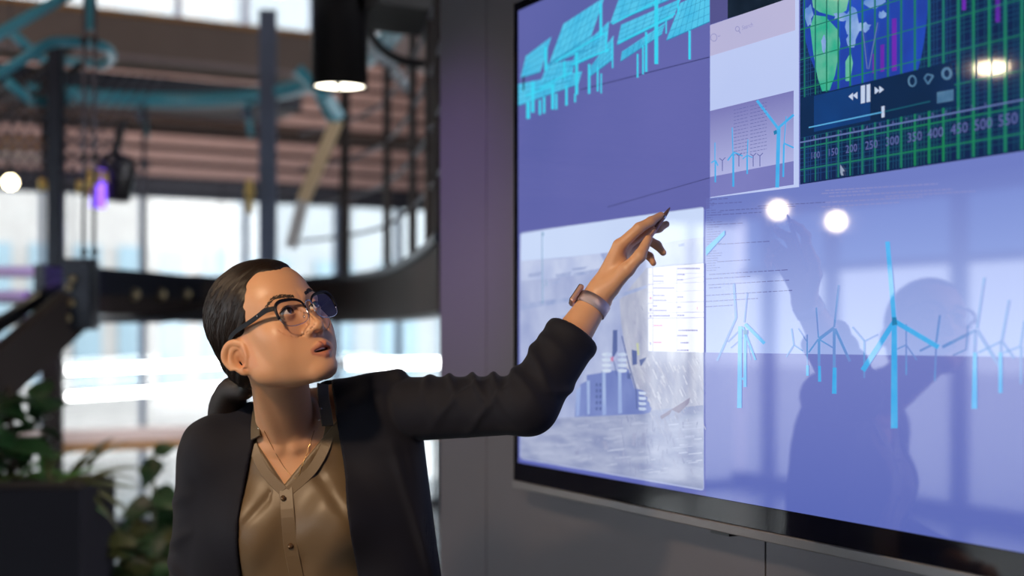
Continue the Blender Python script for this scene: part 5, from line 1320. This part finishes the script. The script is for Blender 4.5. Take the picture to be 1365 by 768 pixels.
def sd_jbody(p):
    d = sd_torso(p) - 0.017
    d = smin(d, rc(p, P(440, 530, 2.385), P(530, 506, 2.38), 0.030, 0.020), 0.018)
    d = smin(d, rc(p, P(437, 528, 2.37), P(480, 540, 2.38), 0.024, 0.03), 0.02)
    d = smin(d, rc(p, P(335, 557, 2.385), P(268, 585, 2.38), 0.028, 0.026), 0.022)
    d = smin(d, rc(p, P(515, 600, 2.39), P(522, 830, 2.39), 0.070, 0.098), 0.05)
    d = smin(d, rc(p, P(300, 640, 2.39), P(296, 830, 2.385), 0.075, 0.085), 0.05)
    return d
def sd_jacket(p):
    x = p[:, 0]; z = p[:, 2]
    b = sd_jbody(p)
    b = b - 0.0035 * np.sin(38 * x + 9 * z + 1.0) * np.clip((1.25 - z) / 0.2, 0, 1) * (p[:, 1] < 2.4)
    # drag lines from the raised arm
    for c0, sl_, am in ((-0.215, 0.30, 0.007), (-0.185, 0.16, 0.006)):
        b = b - am * np.exp(-((x - c0 - sl_ * (1.30 - z)) / 0.011) ** 2) * np.clip((1.30 - z) / 0.06, 0, 1) * np.clip((z - 1.0) / 0.1, 0, 1)
    b = smax(b, -(b + 0.0075), 0.002)
    xl = edge_x(z, EDGE_R); xr = edge_x(z, EDGE_L)
    opn = np.minimum(x - xl, xr - x); opn = np.where(p[:, 1] < 2.385, opn, -1.0) * 0.95
    b = smax(b, opn, 0.003)
    nk = rc(p, HB, NB + Vector((0.0, -0.01, 0.02)), 0.052, 0.057); b = smax(b, -nk, 0.006)
    b = smax(b, 0.80 - z, 0.004)
    s = sd_sleeve(p)
    tw = 0.58 * (x - SL.x) - 0.02
    d = smin(b, s, 0.007)
    r = rc(p, SR + Vector((-0.006, 0, -0.014)), ER, 0.0560, 0.0500) - fold_sum(p, SR, ER, [(0.35, 0.02, 0.014, 0.004, 2.6, 1.0), (0.6, 0.03, 0.013, 0.005, 2.2, 1.0), (0.82, -0.02, 0.012, 0.006, 2.4, 1.2), (0.95, 0.02, 0.010, 0.007, 2.2, 1.2)], (1, 0, 0))
    r = smin(r, rc(p, ER, WRR, 0.0500, 0.0430), 0.015)
    cut = (p - V3(ER.lerp(WRR, 0.9))) @ V3((WRR - ER).normalized()); r = smax(r, cut, 0.004)
    return smin(d, r, 0.007)
M_jacket = mat('navy_black_wool', (0.0062, 0.0064, 0.0130), 0.75, spec=0.25, var=0.12, scale=20, bump=0.10, bscale=1800, sheen=0.04)
vp, qd = mesh_sdf(sd_jacket, (-0.70, 2.10, 0.78), (0.20, 2.58, 1.48), 0.0036)
jacket = np_obj('blazer', vp, qd, M_jacket, wm)

# ---- trousers and shoes (below the frame)
def sd_trou(p):
    d = ell(p, HI, (0.172, 0.118, 0.14))
    for sx in (-1, 1):
        hp = HI + Vector((0.085 * sx, 0, -0.06)); kn = HI + Vector((0.085 * sx, -0.01, -0.42)); an = Vector((kn.x, 2.41, 0.06))
        d = smin(d, chain(p, [hp, kn, an], [0.095, 0.068, 0.055], 0.03), 0.03)
    d = smax(d, 0.035 - p[:, 2], 0.004); return d
M_trou = mat('black_trousers', (0.015, 0.015, 0.018), 0.7)
vp, qd = mesh_sdf(sd_trou, (-0.58, 2.26, 0.0), (-0.16, 2.54, 1.0), 0.010)
np_obj('trousers', vp, qd, M_trou, wm)
for sx in (-1, 1):
    x0_ = HI.x + 0.085 * sx
    def sd_shoe(p):
        d = smin(rc(p, (x0_, 2.42, 0.045), (x0_ + 0.01 * sx, 2.26, 0.030), 0.042, 0.030), sph(p, (x0_, 2.44, 0.05), 0.04), 0.02); return smax(d, 0.001 - p[:, 2], 0.004)
    vp, qd = mesh_sdf(sd_shoe, (x0_ - 0.08, 2.18, -0.02), (x0_ + 0.08, 2.52, 0.12), 0.006); np_obj('shoe', vp, qd, M_black, wm)

# ================================================================== THINGS SHE WEARS AND HOLDS
# ---- glasses
gl_ = thing('eyeglasses', hv((0, -0.09, 0.01)), 'browline eyeglasses with black upper rims and silver lower rims worn by the woman', 'glasses')
M_rimk = mat('black_acetate', (0.004, 0.004, 0.008), 0.40, spec=0.22); M_rims = mat('silver_wire', (0.72, 0.70, 0.72), 0.18, 1.0)
M_lens = glass_mat('coated_lens', (0.96, 0.95, 1.0), 0.085)
def lens_pt(sg, a, k=1.0):
    cx_, cz_ = 0.0335, 0.0050
    ca, sa = math.cos(a), math.sin(a); n_ = 2.7
    r_ = (abs(ca / 0.0262) ** n_ + abs(sa / 0.0215) ** n_) ** (-1 / n_)
    x = cx_ + r_ * ca * k; z = cz_ + r_ * sa * k + (0.0025 if sa > 0 else -0.001) * (ca if sa > 0 else 0)
    y = -0.0985 + 0.16 * max(0, x - 0.01) ** 1.0 * 0.9 + 0.06 * (z - 0.01)
    return hv((sg * x, y, z))
for sg in (-1, 1):
    N_ = 48; ring = [lens_pt(sg, 2 * math.pi * k / N_) for k in range(N_)]
    MB().tube(ring, 0.00075, 8, closed=True).build('wire_rim', M_rims, gl_)
    top = [lens_pt(sg, math.radians(a), 1.02) for a in range(-12, 176, 8)]
    MB().tube(top, [0.0016 + 0.0016 * math.sin(math.pi * min(1, (i + 3) / len(top))) for i in range(len(top))][::1], 8).build('upper_rim', M_rimk, gl_)
    c = lens_pt(sg, 0, 0.0); MB().add([c] + ring, [(0, k + 1, (k + 1) % N_ + 1) for k in range(N_)], True).build('lens', M_lens, gl_)
    h0 = lens_pt(sg, math.radians(24), 1.03)
    tpts = [h0, hv((sg * 0.0675, -0.078, 0.021)), hv((sg * 0.0735, -0.045, 0.0190)), hv((sg * 0.0775, 0.002, 0.0170)), hv((sg * 0.0765, 0.020, 0.006)), hv((sg * 0.0745, 0.032, -0.012))]
    ex = [V3(a) for a in smooth_path(tpts, 5)]
    MB().sweep([Vector(list(map(float, a))) for a in ex], [(-0.0011, -0.0040), (0.0011, -0.0040), (0.0011, 0.0040), (-0.0011, 0.0040)], up=[float(v) for v in HR[:, 2]]).build('temple_arm', M_rimk, gl_, bevel=0.0006)
    MB().lathe([(0.0, 0), (0.0016, 0.0002), (0.0016, 0.0008), (0, 0.001)], hv((sg * 0.0722, -0.062, 0.0205)), 10, [float(sg * v) for v in HR[:, 0]]).build('hinge_emblem', M_rims, gl_)
    MB().tube([lens_pt(sg, math.radians(195)), hv((sg * 0.0085, -0.0915, 0.002)), hv((sg * 0.0085, -0.0885, -0.004))], 0.0005, 6).lathe([(0, -0.0008), (0.0022, -0.0004), (0.0022, 0.0004), (0, 0.0008)], hv((sg * 0.0088, -0.0885, -0.004)), 10, [float(v) for v in HR[:, 0]]).build('nose_pad', M_rims, gl_)
br_ = smooth_path([lens_pt(-1, math.radians(165)), hv((-0.004, -0.1005, 0.0165)), hv((0.004, -0.1005, 0.0165)), lens_pt(1, math.radians(165))], 4)
MB().tube(br_, 0.0010, 8).build('bridge', M_rims, gl_)

# ---- necklace
M_chain = mat('fine_gold', (0.75, 0.50, 0.22), 0.25, 1.0)
nk = thing('necklace', P(394, 634, 2.30), 'fine gold chain necklace lying in the blouse neckline', 'necklace')
for pts, nm in (([(352, 574), (360, 590), (372, 612), (384, 630), (394, 638)], 'chain'), ([(419, 574), (413, 592), (405, 615), (398, 634)], 'chain')):
    MB().tube(smooth_path([on_front(x, y, body_front, 0.0015) for x, y in pts], 5), 0.0006, 6).build(nm, M_chain, nk)
for x, y in ((362, 594), (373, 613)): MB().lathe([(0, -0.001), (0.0013, 0), (0, 0.001)], on_front(x, y, body_front, 0.002), 8).build('bead', M_chain, nk)

# ---- watch
ax_ = (WR - EL).normalized(); wc = EL.lerp(WR, 0.935)
M_rose = mat('rose_gold', (0.80, 0.50, 0.42), 0.34, 0.8); M_mesh = mat('mesh_strap', (0.50, 0.42, 0.46), 0.38, 0.85, bump=0.5, bscale=2500)
wt = thing('smartwatch', wc, 'rose gold smartwatch with metal mesh strap on the raised wrist', 'watch')
ux = Vector((-0.80, 0.10, 0.35)); ux = (ux - ax_ * ux.dot(ax_)).normalized(); uy = ax_.cross(ux)
ring = []
N_ = 36; prof = [(-0.0105, 0.0008), (0.0105, 0.0008), (0.0105, -0.0012), (-0.0105, -0.0012)]; vs = []; fs = []
for k in range(N_):
    a = 2 * math.pi * k / N_; R_ = 0.0283
    for s_, o_ in prof: vs.append(wc + ax_ * s_ + (ux * math.cos(a) * 1.02 + uy * math.sin(a)) * (R_ + o_))
for k in range(N_):
    for j in range(4): fs.append((k * 4 + j, k * 4 + (j + 1) % 4, ((k + 1) % N_) * 4 + (j + 1) % 4, ((k + 1) % N_) * 4 + j))
MB().add(vs, fs, True).build('strap', M_mesh, wt)
def rbox(c, ex, ey, ez, hx, hy, hz):
    m_ = MB(); m_.hexa([c - ex * hx - ey * hy - ez * hz, c + ex * hx - ey * hy - ez * hz, c + ex * hx + ey * hy - ez * hz, c - ex * hx + ey * hy - ez * hz, c - ex * hx - ey * hy + ez * hz, c + ex * hx - ey * hy + ez * hz, c + ex * hx + ey * hy + ez * hz, c - ex * hx + ey * hy + ez * hz]); return m_
cc = wc + ux * 0.0335
rbox(cc, ax_, uy, ux, 0.0185, 0.0155, 0.0048).build('case', M_rose, wt, bevel=0.0035)
rbox(cc + ux * 0.0048, ax_, uy, ux, 0.0165, 0.0135, 0.0006).build('glass', mat('watch_glass', (0.01, 0.01, 0.015), 0.05), wt, bevel=0.0005)
MB().lathe([(0, 0), (0.0032, 0.0002), (0.0032, 0.002), (0, 0.0024)], cc - uy * 0.0152 + ax_ * 0.007, 12, -uy).build('crown', M_rose, wt)

# ---- pen
pa_, pb2 = P(838, 357, 2.272), P(893, 277, 2.288)
pn = thing('pen', pa_, 'slim bronze metal pen held between thumb and forefinger', 'pen')
dn = (pb2 - pa_).normalized(); Lp = (pb2 - pa_).length
M_pen = mat('bronze_pen', (0.46, 0.28, 0.25), 0.32, 0.6)
MB().lathe([(0.0, 0.0), (0.0036, 0.001), (0.0042, 0.02), (0.0042, Lp * 0.62), (0.0038, Lp * 0.64)], pa_, 16, dn).build('barrel', M_pen, pn)
MB().lathe([(0.0040, Lp * 0.64), (0.0042, Lp * 0.66), (0.0040, Lp * 0.86), (0.0032, Lp * 0.93), (0.0012, Lp)], pa_, 16, dn).build('tip_section', mat('dark_bronze', (0.24, 0.14, 0.14), 0.35, 0.6), pn)
MB().lathe([(0.0043, Lp * 0.83), (0.0046, Lp * 0.835), (0.0046, Lp * 0.86), (0.0042, Lp * 0.865)], pa_, 16, dn).build('ring', M_rims, pn)
